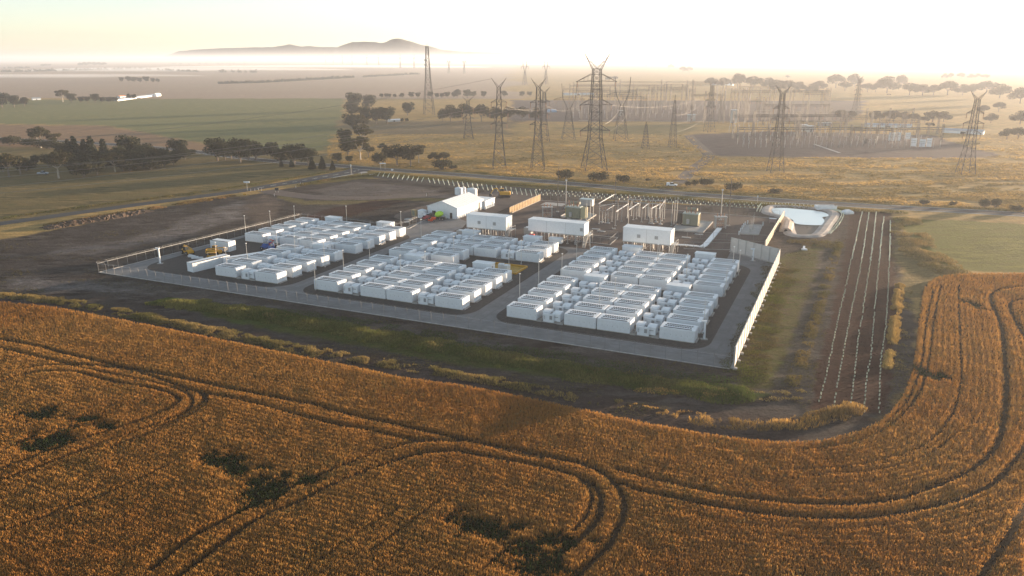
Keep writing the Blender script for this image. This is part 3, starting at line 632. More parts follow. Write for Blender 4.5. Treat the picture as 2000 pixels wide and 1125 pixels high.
def skid_parts():
    """transformer between two containers: two hooded tanks, a three-door cabinet in front, cable pits"""
    P = []
    P.append(('base_slab', MB().box(.5, 6.0, .3, 4.6, 0, .12).mesh('base_slab', M_CONC)))
    def tank(x, y, w_, d, z0, z1):
        prof = [(y, z0), (y + d, z0), (y + d, z1 - .25), (y + d - .2, z1 - .06), (y + d - .5, z1), (y + .5, z1), (y + .2, z1 - .06), (y, z1 - .25)]
        return MB().extr(prof, 'x', x, x + w_)
    t1 = tank(.95, 1.7, 1.75, 2.3, .35, 2.15).mesh('tank_hood', M_WHITE); g1 = MB().box(1.35, 2.1, 1.64, 1.697, .75, .95).mesh('louvre', M_GREY)
    t2 = tank(3.55, .9, 1.75, 2.5, .35, 2.2).mesh('tank_hood', M_WHITE); g2 = MB().box(4.0, 4.9, .84, .897, 1.25, 1.38).mesh('louvre', M_GREY)
    P += [('tank_hood', t1, [('louvre', g1)]), ('tank_hood', t2, [('louvre', g2)])]
    cab = MB().box(1.55, 4.0, .45, .88, .12, 1.95)
    cab = cab.mesh('cabinet', M_WHITE2)
    gr = MB().box(3.05, 3.65, .40, .448, .75, 1.6).mesh('grille', M_SEAM)
    dr = MB().box(1.60, 2.2, .415, .448, .2, 1.88).box(2.25, 2.9, .415, .448, .2, 1.88).mesh('door', M_WHITE)
    hn = MB().path([(1.75, .38, 1.55), (1.9, .30, 1.3), (1.78, .34, 1.0), (1.95, .36, .8)], .05, 5).mesh('cable_loop', M_GREY)
    P.append(('cabinet', cab, [('grille', gr), ('door', dr), ('cable_loop', hn)]))
    P.append(('bushing_rack', MB().box(2.72, 3.5, 1.9, 3.0, .12, .9).path([(2.7, 2.2, 1.7), (3.1, 2.1, 1.95), (3.5, 1.9, 1.75)], .05).path([(2.7, 2.6, 1.6), (3.2, 2.5, 1.8), (3.5, 2.4, 1.6)], .05).mesh('bushing_rack', M_GREY)))
    P.append(('radiator', MB().box(2.75, 3.5, 3.05, 3.7, .12, 1.3).mesh('radiator', M_SEAM)))
    pit = MB().box(.1, 1.25, .1, .2, 0, .42).box(.1, 1.25, 1.3, 1.4, 0, .42).box(.1, .2, .2, 1.3, 0, .42).box(1.15, 1.25, .2, 1.3, 0, .42)
    P.append(('cable_pit', pit.mesh('cable_pit', M_CONC)))
    pit2 = MB().box(4.75, 6.2, .1, .2, 0, .38).box(4.75, 6.2, 1.0, 1.1, 0, .38).box(6.1, 6.2, .2, 1.0, 0, .38)
    P.append(('cable_pit', pit2.mesh('cable_pit', M_CONC)))
    return P
SP = skid_parts()
for b in ('left', 'middle', 'right'):
    for g, (c0, c1) in enumerate(((0, 1), (2, 3))):
        for r in range(10):
            if not (HAS[b](c0, r) and HAS[b](c1, r)): continue
            k = r % 5 if not (b == 'middle' and g == 1 and r >= 5) else r - 7
            which = ('left' if g == 0 else 'right') + ' transformer lane'
            lab = 'white hooded transformer, %s in the %s, %s half of %s block' % (ORD[k], which, 'near' if r < 5 else 'far', b)
            stamp(SP, 'transformer_unit', lab, 'transformer', W(COLS[b][c0] + BL, ROWS[r] - .35), RZ, 'white transformers between the battery containers')
def kiosk_parts(L=5.4, D=2.6, h=2.75):
    body = MB().box(0, L, 0, D, .15, h).mesh('body', M_WHITE2)
    roof = MB().bevbox(-.12, L + .12, -.12, D + .12, h + .002, h + .16, .04).mesh('roof', M_WHITE)
    doors = [('door', MB().box(.08 + k * .66, .08 + k * .66 + .60, -.04, -.002, .25, h - .1).mesh('door', M_WHITE)) for k in range(8)]
    ed = ('end_door', MB().box(L + .002, L + .05, .25, 1.1, .2, h - .3).mesh('end_door', M_WHITE), [('cable_entry', MB().box(L + .052, L + .3, .5, .9, 1.5, 2.2).mesh('cable_entry', M_GALV))])
    return [('body', body), ('roof', roof), ed, ('plinth', MB().box(.1, L - .1, .1, D - .1, 0, .148).mesh('plinth', M_PLINTH))] + doors
KP = kiosk_parts()
for b, g, v_, lab in [('right', 0, 40.4, 'grey-white switch kiosk in the middle gap of the right block, left lane'), ('right', 1, 40.4, 'grey-white switch kiosk in the middle gap of the right block, right lane'),
                      ('right', 0, 75.0, 'white switch kiosk behind the far end of the right block, left lane'), ('right', 1, 75.0, 'white switch kiosk behind the far end of the right block, right lane'),
                      ('middle', 0, 40.4, 'grey-white switch kiosk in the middle gap of the middle block, left lane'), ('middle', 1, 40.6, 'white switch kiosk standing alone by the yellow barriers'),
                      ('middle', 0, 75.0, 'white switch kiosk behind the far end of the middle block, left lane'), ('middle', 1, 75.0, 'white switch kiosk behind the middle block near the red cabinet'),
                      ('left', 1, 40.4, 'grey-white switch kiosk in the middle gap of the left block'), ('left', 0, 75.0, 'white switch kiosk by the orange barrier at the far left fence corner'), ('left', 1, 75.0, 'white switch kiosk behind the right end of the left block')]:
    stamp(KP, 'switch_kiosk', lab, 'kiosk', W(COLS[b][0 if g == 0 else 2] + BL + .8, v_), RZ, 'switch kiosks')
# ================================================================== FENCES AND WALLS
mf, fn, fb = newmat('chain_link_mesh'); fb.inputs['Base Color'].default_value = (.45, .45, .46, 1); fb.inputs['Roughness'].default_value = .5
tr_ = fn.nodes.new('ShaderNodeBsdfTransparent'); mx_ = fn.nodes.new('ShaderNodeMixShader'); mx_.inputs[0].default_value = .018
fn.links.new(tr_.outputs[0], mx_.inputs[1]); fn.links.new(fb.outputs[0], mx_.inputs[2]); fn.links.new(mx_.outputs[0], fn.nodes['Material Output'].inputs[0])
M_MESH = mf
POSTM = {}
def post_mesh(h, arm):
    if (h, arm) not in POSTM:
        m = MB().tube((0, 0, 0), (0, 0, h), .04, n=5)
        if arm: m.tube((0, 0, h), (0, -.38 * arm, h + .42), .045, n=5)
        POSTM[(h, arm)] = m.mesh('post', M_FPOST)
    return POSTM[(h, arm)]
def fence(P, label, h=2.5, sp=3.0, arm=1, kerb=True, name='chain_link_fence', rail=.035):
    """P world points; posts, top rail, mesh panel, kerb are its parts"""
    t = thing(name, label, 'fence', P[0])
    x0, y0 = P[0]; P = [(x - x0, y - y0) for x, y in P]
    rl = MB(); kb = MB(); pv_ = []; pf = []
    for a, b in zip(P[:-1], P[1:]):
        L = math.hypot(b[0] - a[0], b[1] - a[1]); n = max(1, round(L / sp)); ang = math.atan2(b[1] - a[1], b[0] - a[0])
        for k in range(n + (1 if b is P[-1] else 0)):
            f = k / n; o = link('post', post_mesh(h, arm), t, (a[0] + (b[0] - a[0]) * f, a[1] + (b[1] - a[1]) * f, 0), ang)
        rl.tube((*a, h), (*b, h), rail, n=5); rl.tube((*a, .08), (*b, .08), .03, n=4)
        o = len(pv_); pv_ += [(*a, .05), (*b, .05), (*b, h), (*a, h)]; pf.append((o, o + 1, o + 2, o + 3))
        if arm:
            dx, dy = math.sin(ang) * .38 * arm, -math.cos(ang) * .38 * arm
            for q in (.5, 1.0): rl.tube((a[0] + dx * q, a[1] + dy * q, h + .42 * q), (b[0] + dx * q, b[1] + dy * q, h + .42 * q), .012, n=3)
        if kerb:
            nx, ny = math.sin(ang) * .12, -math.cos(ang) * .12
            kb.prism([(a[0] + nx, a[1] + ny), (b[0] + nx, b[1] + ny), (b[0] - nx, b[1] - ny), (a[0] - nx, a[1] - ny)], 0, .12)
    rl.build('rail', M_GALV, t)
    me = bpy.data.meshes.new('mesh_panel'); me.from_pydata(pv_, [], pf); me.update(); me.materials.append(M_MESH); link('mesh_panel', me, t)
    if kerb: kb.build('kerb', M_CONC, t)
    return t
fence([W(-166.2, .1), W(-.6, 0)], 'long chain-link fence along the front edge of the compound', arm=1)
fence([W(-166.2, .1), W(-163.2, 38), W(-160.3, 76.5)], 'chain-link fence on the left side of the compound, top rail catching the sun', arm=-1, rail=.06)
fence([W(-160.3, 77), W(-136, 76.5), W(-121.5, 73.5), W(-119, 82), W(-121.6, 98)], 'chain-link fence behind the left battery block', arm=-1, sp=3.2)
fence([W(-98.5, 150), W(-60, 151.5), W(-13, 150), W(-6.2, 150)], 'tall mesh fence between the switchyard and the road', h=3.0, sp=4.2, arm=0)
fence([W(-98.5, 150), W(-98.2, 119)], 'sunlit slatted fence on the left of the switchyard', h=2.6, sp=1.6, arm=0)
fence([W(-28, 90.5), W(-14.5, 95)], 'short mesh fence beside the white cable trough', h=2.2, sp=3, arm=0)
fence([W(-6.2, 110), W(-34, 104.5), W(-48, 100)], 'mesh fence dividing the switchyard behind the third switchroom', h=2.2, sp=4, arm=0, kerb=False)
fence([W(-66, 88), W(-50, 86.5), W(-50.5, 97), W(-66.5, 97.5), W(-66, 88)], 'low mesh pen between the second and third switchrooms', h=2.0, sp=3, arm=0, kerb=True)
# sunlit slats on the left switchyard fence
ft = [o for o in C.objects if o.get('label', '').startswith('sunlit slatted')][0]
sm = MB().box(-.55, .55, -.02, .02, .15, 2.5).mesh('slat', mat('timber_slat', (.36, .25, .13), .8, var=.2, vscale=2))
for k in range(20):
    u_, v_ = -98.5 + .3 * k / 19, 149.2 - k * 1.58; x, y = W(u_, v_); link('slat', sm, ft, (x - ft.location.x, y - ft.location.y, 0), RZ + math.pi / 2)
def noise_wall(a, b, n, h, label, name='noise_wall', m=None, foot=True, postside=1):
    (x0, y0), (x1, y1) = a, b; L = math.hypot(x1 - x0, y1 - y0); ang = math.atan2(y1 - y0, x1 - x0)
    t = thing(name, label, 'wall', a, ang); st = L / n; m = m or M_WALLP
    pm = MB().box(.12, st - .12, -.06, .06, .15, h).mesh('wall_panel', m)
    cp = MB().box(.02, st - .02, -.09, .09, h + .002, h + .08).mesh('coping', M_GALV)
    pst = MB().box(-.10, .10, -.16, .16, 0, h + .05).mesh('wall_post', M_GREY)
    ft_ = MB().lathe([(.45, 0), (.45, .35), (.38, .42)], 10).mesh('footing', M_CONC)
    for k in range(n):
        o = link('wall_panel', pm, t, (k * st, 0, 0)); link('coping', cp, o)
    for k in range(n + 1):
        o = link('wall_post', pst, t, (k * st, 0, 0))
        if foot: q = link('footing', ft_, o, (0, -.25 * postside, 0))
    MB().box(0, L, .10, .55, 0, .25).build('base_kerb', M_CONC, t)
    return t
noise_wall(W(0, .2), W(0, 83), 20, 4.3, 'tall pale panel wall along the right side of the compound, outer face in sun')
noise_wall(W(-.4, 83.2), W(-14.6, 92.6), 6, 4.3, 'shaded panel wall angling in at the far right corner of the compound', foot=False)
noise_wall(W(-5.6, 100), W(-5.0, 152.5), 12, 2.6, 'sunlit tan wall running from the panel wall to the pond', m=mat('tan_wall_panel', (.52, .44, .32), .85, var=.12, vscale=1.0), foot=False)
# ================================================================== SWITCHROOMS ON STILTS
def stair(mb, x, y, z, dx, dy, w_=1.0):
    """open steel stair going down from (x,y,z) towards (dx,dy)"""
    n = max(3, int(z / .25)); L = z * 1.1
    for k in range(n): f = (k + .5) / n; mb.box(x + dx * L * f - .45, x + dx * L * f + .45, y + dy * L * f - .45, y + dy * L * f + .45, z * (1 - f) - .03, z * (1 - f) + .03)
    for s in (-.45, .45):
        px, py = -dy * s, dx * s
        mb.tube((x + px, y + py, z), (x + dx * L + px, y + dy * L + py, 0), .06); mb.tube((x + px, y + py, z + 1), (x + dx * L + px, y + dy * L + py, 1), .04)
def switchroom(u, v, L, D, z0, z1, label, vents, red=False):
    t = thing('switchroom', label, 'switchroom', W(u, v), RZ)
    MB().box(0, L, 0, D, z0, z1).build('wall', M_WHITE2, t)
    rf = MB().bevbox(-.10, L + .10, -.10, D + .10, z1 + .002, z1 + .18, .05).build('roof', M_WHITE, t)
    MB().box(-.05, L + .05, -.05, D + .05, z0 - .25, z0 - .003).build('floor_frame', M_GREY, t)
    n = int(L / 2.4)
    pm = MB().box(-.1, .1, -.1, .1, 0, z0 - .255).mesh('stilt', M_GALV); fm = MB().box(-.35, .35, -.35, .35, 0, .12).mesh('pad_footing', M_CONC)
    for k in range(n + 1):
        for y in (.25, D - .25):
            o = link('stilt', pm, t, (.3 + (L - .6) * k / n, y, 0)); link('pad_footing', fm, o)
    br = MB()
    for k in range(0, n, 2): br.tube((.3 + (L - .6) * k / n, .25, .3), (.3 + (L - .6) * (k + 1) / n, .25, z0 - .4), .05)
    br.build('brace', M_GALV, t)
    for (x, z) in vents:
        o = MB().box(x, x + 1.0, -.12, -.002, z, z + 1.0).build('wall_vent', mat('grey_louvre', (.35, .37, .40), .6), t)
        lv = MB()
        for k in range(5): lv.box(x + .08, x + .92, -.17, -.122, z + .08 + k * .18, z + .17 + k * .18)
        lv.build('louvre', M_GREY, o)
    for k in range(1, max(2, int(L / 5))): x = L * k / max(2, int(L / 5)); MB().box(x - .03, x + .03, -.02, -.002, z0 + .05, z1 - .05).build('panel_joint', M_SEAM, t)
    dr = MB().box(L + .002, L + .06, 1.2, 2.2, z0 + .05, z0 + 2.15).build('door', M_GREY, t); MB().box(L + .062, L + .10, 2.0, 2.08, z0 + 1.0, z0 + 1.2).build('handle', M_DARK, dr)
    pl = MB(); pl.box(L + .11, L + 1.5, .6, D - .3, z0 - .12, z0 - .02)
    for y in (.65, D - .35): pl.tube((L + .15, y, z0 + 1.0), (L + 1.45, y, z0 + 1.0), .04); pl.tube((L + 1.45, y, z0 - .1), (L + 1.45, y, z0 + 1.0), .04); pl.tube((L + .15, y, z0 + .5), (L + 1.45, y, z0 + .5), .03)
    pl.tube((L + 1.45, .65, z0 + 1), (L + 1.45, D - .35, z0 + 1), .04)
    for x, y in ((L + 1.4, .7), (L + 1.4, D - .4)): pl.tube((x, y, 0), (x, y, z0 - .1), .07)
    pl.build('landing', M_GALV, t)
    s = MB(); stair(s, L + .8, .5, z0 - .05, 0, -1); s.build('stair', M_GALV, t)
    ct = MB()
    for k in range(4): ct.path([(L * (.2 + .2 * k), D * .5, z0 - .3), (L * (.2 + .2 * k) + .3, D * .4, 1.0), (L * (.2 + .2 * k) + .2, D * .3, 0)], .09, 5)
    ct.build('cable_riser', M_GALV, t)
    return t
switchroom(-96.3, 80.3, 14.0, 4.6, 2.9, 6.9, 'first elevated white switchroom on stilts, nearest the big shed', [(4.0, 4.2), (9.4, 4.2)])
switchroom(-75.6, 82.4, 18.6, 4.2, 3.1, 6.6, 'long elevated white switchroom in the middle, red cabinet under its end', [(17.2, 4.4)])
switchroom(-44.6, 81.6, 14.3, 4.6, 2.9, 6.9, 'third elevated white switchroom, nearest the cable trough', [(4.3, 4.2), (9.6, 4.2)])
def simple(name, label, cat, mb, m, loc, rz=RZ, parts=(), group=None, base='body'):
    t = thing(name, label, cat, loc, rz, group); o = None
    if mb is not None: o = mb.build(base, m, t)
    for p in parts:
        q = p[1].build(p[0], p[2], t)
        for s in (p[3] if len(p) > 3 else []): s[1].build(s[0], s[2], q)
    return t
simple('fire_cabinet', 'red cabinet under the long middle switchroom', 'cabinet', MB().bevbox(0, 1.6, 0, 1.2, .1, 2.4, .1), M_RED, W(-74.6, 80.4), parts=[('door', MB().box(.1, .75, -.04, -.002, .2, 2.2).box(.85, 1.5, -.04, -.002, .2, 2.2), M_RED), ('plinth', MB().box(.1, 1.5, .1, 1.1, 0, .098), M_CONC)])
simple('generator_trailer', 'small white generator trailer in front of the middle switchroom', 'trailer', MB().bevbox(0, 4.2, 0, 1.8, .6, 2.3, .15), M_WHITE, W(-67.5, 79.2),
       parts=[('wheel', MB().tube((1.2, -.1, .35), (1.2, .15, .35), .35, n=12), M_TYRE), ('wheel', MB().tube((2.2, -.1, .35), (2.2, .15, .35), .35, n=12), M_TYRE), ('drawbar', MB().tube((-1.2, .9, .5), (0, .9, .65), .06), M_GREY), ('hatch', MB().box(.4, 2.4, -.04, -.002, .9, 1.9), M_WHITE2)])
for k, (u_, v_, lab) in enumerate([(-99.8, 79.5, 'grey cooling unit beside the stair of the first switchroom'), (-79.5, 88, 'pale cube cooler between the first and middle switchrooms')]):
    simple('cooling_unit', lab, 'cooling unit', MB().bevbox(0, 2.4, 0, 2.2, .4, 2.6 if k else 1.5, .1), M_GALV, W(u_, v_), parts=[('fan_guard', MB().lathe([(.8, (2.6 if k else 1.5) + .002), (.8, (2.6 if k else 1.5) + .12)], 14, (1.2, 1.1)), M_WHITE), ('leg', MB().box(.1, .25, .1, .25, 0, .398), M_GREY), ('leg', MB().box(2.1, 2.25, .1, .25, 0, .398), M_GREY), ('leg', MB().box(2.1, 2.25, 1.9, 2.05, 0, .398), M_GREY), ('leg', MB().box(.1, .25, 1.9, 2.05, 0, .398), M_GREY)])
# ================================================================== SHED, TANKS
def shed():
    t = thing('shed', 'large white gable-roofed shed behind the battery blocks', 'shed', W(-123.6, 102.4), RZ)
    Wd, L, e, r = 12.2, 21.0, 3.9, 6.0
    MB().extr([(0, 0), (Wd, 0), (Wd, e), (Wd / 2, r), (0, e)], 'y', 0, L).build('wall', M_WHITE2, t)
    for s, nm in ((0, 'left'), (1, 'right')):
        x0, x1 = (-.25, Wd / 2) if s == 0 else (Wd / 2, Wd + .25); z0, z1 = (e - .08, r + .03) if s == 0 else (r + .03, e - .08)
        o = MB().extr([(x0, z0 + .02), (x1, z1 + .02), (x1, z1 + .14), (x0, z0 + .14)], 'y', -.3, L + .3).build('roof', M_WHITE, t)
        rb = MB(); n = 11
        for k in range(n + 1): y = -.25 + (L + .4) * k / n; rb.extr([(x0, z0 + .142), (x1, z1 + .142), (x1, z1 + .19), (x0, z0 + .19)], 'y', y, y + .07)
        rb.build('roof_rib', M_WHITE2, o)
    MB().extr([(Wd + .002 - .5, 0), (Wd + .002, 0), (Wd + .002, .3), (Wd - .5, .3)], 'y', -.01, L + .01).build('base_strip', M_CONC, t)
    for k in range(6): y = 1.5 + k * 3.2; MB().box(Wd + .002, Wd + .05, y, y + .12, .35, e - .25).build('wall_seam', M_SEAM, t)
    d1 = MB().box(9.2, 10.1, -.06, -.002, .05, 2.1).build('door', M_DARK, t); MB().box(9.25, 9.32, -.10, -.062, 1.0, 1.15).build('handle', M_GALV, d1)
    MB().box(1.9, 3.4, -.06, -.002, .05, 2.4).build('door', M_GLASS, t)
    MB().box(Wd + .002, Wd + .08, 17.0, 18.4, .05, 3.2).build('door', M_DARK, t)
    MB().box(6.6, Wd + .9, L + .01, L + 8.5, 0, 3.1).build('annex', M_WHITE2, t)
    MB().box(6.4, Wd + 1.1, L + .31, L + 8.7, 3.102, 3.25).build('annex_roof', M_WHITE, t)
    w1 = MB().box(Wd + .902, Wd + .95, L + 5.6, L + 6.4, 1.3, 2.2).build('window', M_GLASS, t); MB().box(Wd + .902, Wd + .98, L + 5.5, L + 6.5, 2.203, 2.3).box(Wd + .902, Wd + 1.0, L + 5.5, L + 6.5, 1.2, 1.297).build('frame', M_WHITE, w1)
shed()
def tank(px, py, wpx, hpx, label):
    x, y = G(px, py); s = math.hypot(x, y) / FPX * 1.02; r, h = wpx * s / 2, ZAT(px, py, py - hpx)
    t = thing('water_tank', label, 'tank', (x, y)); n = 22
    MB().lathe([(r * 1.04, 0), (r * 1.04, .12), (r, .122), (r, h)], n).build('shell', M_WHITE, t)
    o = MB().lathe([(r * 1.03, h + .002), (r * 1.03, h + .08), (r * .3, h + .45), (.25, h + .5)], n).build('roof', M_WHITE2, t)
    MB().lathe([(.3, h + .5), (.3, h + .62)], 8).build('hatch', M_GREY, o)
    rb = MB()
    for k in range(4): z = h * (.2 + .2 * k); rb.lathe([(r + .002, z), (r + .05, z + .03), (r + .05, z + .09), (r + .002, z + .12)], n)
    rb.build('band', M_WHITE2, t)
    MB().path([(r + .1, -.2, 0), (r + .1, -.2, h)], .04).path([(r + .1, .2, 0), (r + .1, .2, h)], .04).build('ladder', M_GALV, t)
tank(825, 424, 17, 13, 'white water tank against the left corner of the big shed')
tank(896, 379.5, 15, 12, 'left white water tank of the pair behind the shed')
tank(922, 382, 20, 13, 'right white water tank of the pair behind the shed, larger one')
tank(905, 378, 10, 11, 'small white tank half hidden between the two tanks behind the shed')
simple('pump_box', 'small tan box beside the water tank at the shed', 'box', MB().bevbox(0, 1.6, 0, 1.4, .1, 2.3, .05), mat('tan_box', (.42, .31, .16), .7), W(-129.5, 101), parts=[('base', MB().box(-.1, 1.7, -.1, 1.5, 0, .098), M_CONC), ('door', MB().box(.2, 1.3, -.04, -.002, .3, 2.1), M_TRAFO)])
# ================================================================== LOOSE CONTAINERS, MACHINES AND VEHICLES
def iso(label, u, v, L, D, h, rz, open_end=False):
    t = thing('shipping_container', label, 'container', W(u, v), rz)
    MB().box(0, L, 0, D, .1, h).build('body', M_WHITE, t)
    rb = MB(); n = int(L / .45)
    for k in range(n): x = .2 + k * .45; rb.box(x, x + .2, -.04, -.002, .3, h - .2).box(x, x + .2, D + .002, D + .04, .3, h - .2)
    rb.build('corrugation', M_WHITE2, t)
    for x in (0, L - .15):
        for y in (0, D - .15): MB().box(x - .01, x + .16, y - .045, y + .195, h + .002, h + .06).build('corner_casting', M_GREY, t)
    for y0, y1 in ((.06, D / 2 - .03), (D / 2 + .03, D - .06)):
        o = MB().box(L + .002, L + .06, y0, y1, .2, h - .1).build('door', M_WHITE2, t); MB().tube((L + .09, (y0 + y1) / 2, .25), (L + .09, (y0 + y1) / 2, h - .15), .03).build('lock_rod', M_GREY, o)
    MB().box(-.02, L - .1, .05, .5, h + .003, h + .05).build('roof_bar', M_DARK, t)
    return t
iso('long white container at the near left corner of the left block', -142.6, 10.0, 11.5, 2.6, 2.6, RZ + math.radians(78))
iso('long white container behind the near left one', -138.2, 17.5, 11.5, 2.6, 2.5, RZ + math.radians(62))
iso('white site container with open end beside the yellow machines', -157.5, 31.5, 7.0, 3.0, 3.0, RZ)
def wheels(t, spots, r, w_):
    wm = MB().tube((0, -w_ / 2, 0), (0, w_ / 2, 0), r, n=14).mesh('wheel', M_TYRE); hm = MB().tube((0, -w_ / 2 - .02, 0), (0, w_ / 2 + .02, 0), r * .5, n=10).mesh('hub', M_GREY)
    for x, y in spots: o = link('wheel', wm, t, (x, y, r)); link('hub', hm, o)
def telehandler(label, loc, rz, m, boom=1.0):
    t = thing('telehandler', label, 'telehandler', loc, rz)
    MB().bevbox(-2.2, 2.0, -.9, .9, .6, 1.5, .2).build('chassis', m, t)
    c = MB().extr([(-.9, 1.2), (.7, 1.2), (.4, 2.5), (-.7, 2.5)], 'y', .1, 1.0).build('cab', M_GLASS, t); MB().box(-.75, .45, .05, 1.05, 2.502, 2.6).build('cab_roof', m, c)
    MB().tube((-2.0, -.45, 1.75), (2.6 + boom, -.45, 2.0 + boom * .5), .22, .17).build('boom', m, t)
    MB().box(2.6 + boom, 2.8 + boom, -1.0, 1.0, 1.3, 2.3).build('fork_carriage', M_DARK, t)
    wheels(t, [(-1.5, -1.0), (-1.5, 1.0), (1.4, -1.0), (1.4, 1.0)], .6, .4)
telehandler('yellow telehandler in front of the open white container', W(-152.2, 27.6), RZ + .2, M_YEL)
telehandler('yellow boom machine at the far left beside loose white beams', W(-160.0, 25.0), RZ + math.radians(160), M_YEL, .4)
simple('scissor_lift', 'orange scissor lift beside the white site container', 'scissor lift', MB().box(-1.2, 1.2, -.6, .6, .35, .8), M_YEL, W(-150.2, 24.4), RZ + .5,
       parts=[('platform', MB().box(-1.3, 1.3, -.65, .65, 1.5, 1.6), M_YEL), ('guard_rail', MB().path([(-1.3, -.65, 2.5), (1.3, -.65, 2.5), (1.3, .65, 2.5), (-1.3, .65, 2.5), (-1.3, -.65, 2.5)], .05).tube((-1.3, -.65, 1.6), (-1.3, -.65, 2.5), .04).tube((1.3, -.65, 1.6), (1.3, -.65, 2.5), .04).tube((1.3, .65, 1.6), (1.3, .65, 2.5), .04).tube((-1.3, .65, 1.6), (-1.3, .65, 2.5), .04), M_YEL),
              ('scissor_arm', MB().tube((-1, -.3, .8), (1, -.3, 1.5), .07).tube((1, .3, .8), (-1, .3, 1.5), .07), M_DARK)] + [('wheel', MB().tube((sx, sy * .55, .25), (sx, sy * .7, .25), .25, n=10), M_TYRE) for sx in (-.9, .9) for sy in (-1, 1)])
for k, (u_, v_, a) in enumerate([(-155.5, 22.6, .1), (-153.5, 22.0, .5), (-157.0, 23.4, -.2)]):
    simple('steel_beam', ['white beam lying flat in the yellow machines\' yard, longest', 'white beam lying crosswise near the yellow machines', 'white beam lying behind the others near the boom machine'][k], 'beam', MB().box(-1.8 + .3 * k, 1.8, -.25, .25, 0, .08).box(-1.8 + .3 * k, 1.8, -.05, .05, .082, .4), M_WHITE, W(u_, v_), RZ + a, parts=[('flange', MB().box(-1.8 + .3 * k, 1.8, -.25, .25, .402, .46), M_WHITE)], base='web')
for k, (u_, v_, a, mm, lab) in enumerate([(-143.2, 39.2, .3, M_BLUE, 'blue cherry picker left of the left block transformers'), (-139.6, 37.6, -.4, M_BLUE, 'second blue cherry picker nearer the near half of the left block'), (-143.6, 41.3, .1, M_RED, 'red compact machine behind the blue cherry pickers')]):
    t = thing('cherry_picker', lab, 'cherry picker', W(u_, v_), RZ + a)
    MB().bevbox(-1.4, 1.4, -.8, .8, .4, 1.0, .15).build('chassis', mm, t); MB().bevbox(-.9, .7, -.7, .7, 1.002, 1.7, .2).build('turret', mm, t)
    MB().tube((-.6, 0, 1.6), (1.7, 0, 2.2), .14).tube((1.7, 0, 2.2), (.2, .1, 2.5), .11).build('boom', mm, t); MB().box(.0, .9, -.45, .55, 1.75, 2.4).build('basket', M_GREY, t)
    wheels(t, [(-1, -.8), (-1, .8), (1, -.8), (1, .8)], .42, .3)
# yellow barrier pen with white blocks
pen = thing('barrier_pen', 'yellow floor bund with raised edges on the rock pad of the middle block', 'bund', W(-72.3, 43.8), RZ)
MB().box(0, 9.2, 0, 7.4, 0, .10).build('floor_tray', mat('yellow_tray', (.50, .29, .02), .6, var=.35, vscale=.8), pen)
for nm, a in (('edge', (0, 9.2, -.35, -.002, 0, .5)), ('edge', (0, 9.2, 7.402, 7.75, 0, .5)), ('edge', (-.35, -.002, -.35, 7.75, 0, .5)), ('edge', (9.202, 9.55, -.35, 7.75, 0, .5))): MB().box(*a).build('edge', M_YEL, pen)
for k, (x, y) in enumerate(((2.9, 2.6), (4.5, 2.3))):
    a = W(-72.3 + x, 43.8 + y); simple('white_crate', ['left white crate on the yellow bund', 'right white crate on the yellow bund'][k], 'crate', MB().bevbox(0, 1.4, 0, 1.5, .12, 1.35, .05), M_WHITE, (*a, .0), RZ + .15 * (1 - 2 * k), parts=[('lid', MB().box(-.05, 1.45, -.05, 1.55, 1.352, 1.45), M_WHITE2), ('pallet', MB().box(0, 1.4, 0, 1.5, .102, .119), M_POST)])
simple('pallet_stack', 'pinkish pallet stack at the left corner of the yellow bund', 'pallet stack', MB().box(0, 1.6, 0, 1.3, 0, .5).box(.05, 1.55, .05, 1.25, .502, 1.1), mat('pale_pink_wrap', (.45, .36, .36), .6), W(-74.4, 48), parts=[('top_sheet', MB().box(-.03, 1.63, -.03, 1.33, 1.102, 1.16), M_WHITE2)])
simple('site_barrier', 'orange-red barrier screen at the far left fence corner', 'barrier', MB().box(0, 4.6, -.03, .03, .1, 1.5), M_ORG, W(-157.6, 74.9), parts=[('foot', MB().box(.2, .3, -.5, .5, 0, .098), M_DARK), ('foot', MB().box(4.2, 4.3, -.5, .5, 0, .098), M_DARK), ('frame', MB().path([(0, 0, .1), (0, 0, 1.55), (4.6, 0, 1.55), (4.6, 0, .1)], .04), M_ORG)], base='screen')
def excavator():
    x, y = G(985, 385); t = thing('excavator', 'yellow excavator parked by the rows of tree guards', 'excavator', (x, y), -.05, scale=1.15)
    for s in (-1, 1):
        o = MB().extr([(-2.2, .2), (-1.9, 0), (1.9, 0), (2.2, .2), (2.2, .7), (1.9, .9), (-1.9, .9), (-2.2, .7)], 'y', s * 1.25 - .3, s * 1.25 + .3).build('track', M_TYRE, t)
    MB().bevbox(-1.6, 2.2, -1.3, 1.3, 1.0, 2.1, .2).build('upper_body', M_YEL, t)
    c = MB().extr([(-1.7, 1.9), (-.2, 1.9), (-.3, 3.0), (-1.5, 3.0)], 'y', .15, 1.25).build('cab', M_GLASS, t); MB().box(-1.6, -.25, .1, 1.3, 3.002, 3.1).build('cab_roof', M_YEL, c)
    MB().extr([(-1.2, 1.6), (-2.6, 3.4), (-3.6, 3.3), (-3.5, 3.0), (-2.7, 3.0), (-1.5, 1.3)], 'y', -.35, .0).build('boom', M_YEL, t)
    MB().extr([(-3.3, 3.35), (-3.7, 3.3), (-5.2, 1.2), (-4.9, 1.1)], 'y', -.33, -.02).build('stick', M_YEL, t)
    MB().extr([(-4.6, 1.3), (-5.4, 1.2), (-5.6, .3), (-4.9, 0), (-4.3, .6)], 'y', -.7, .4).build('bucket', M_DARK, t)
excavator()
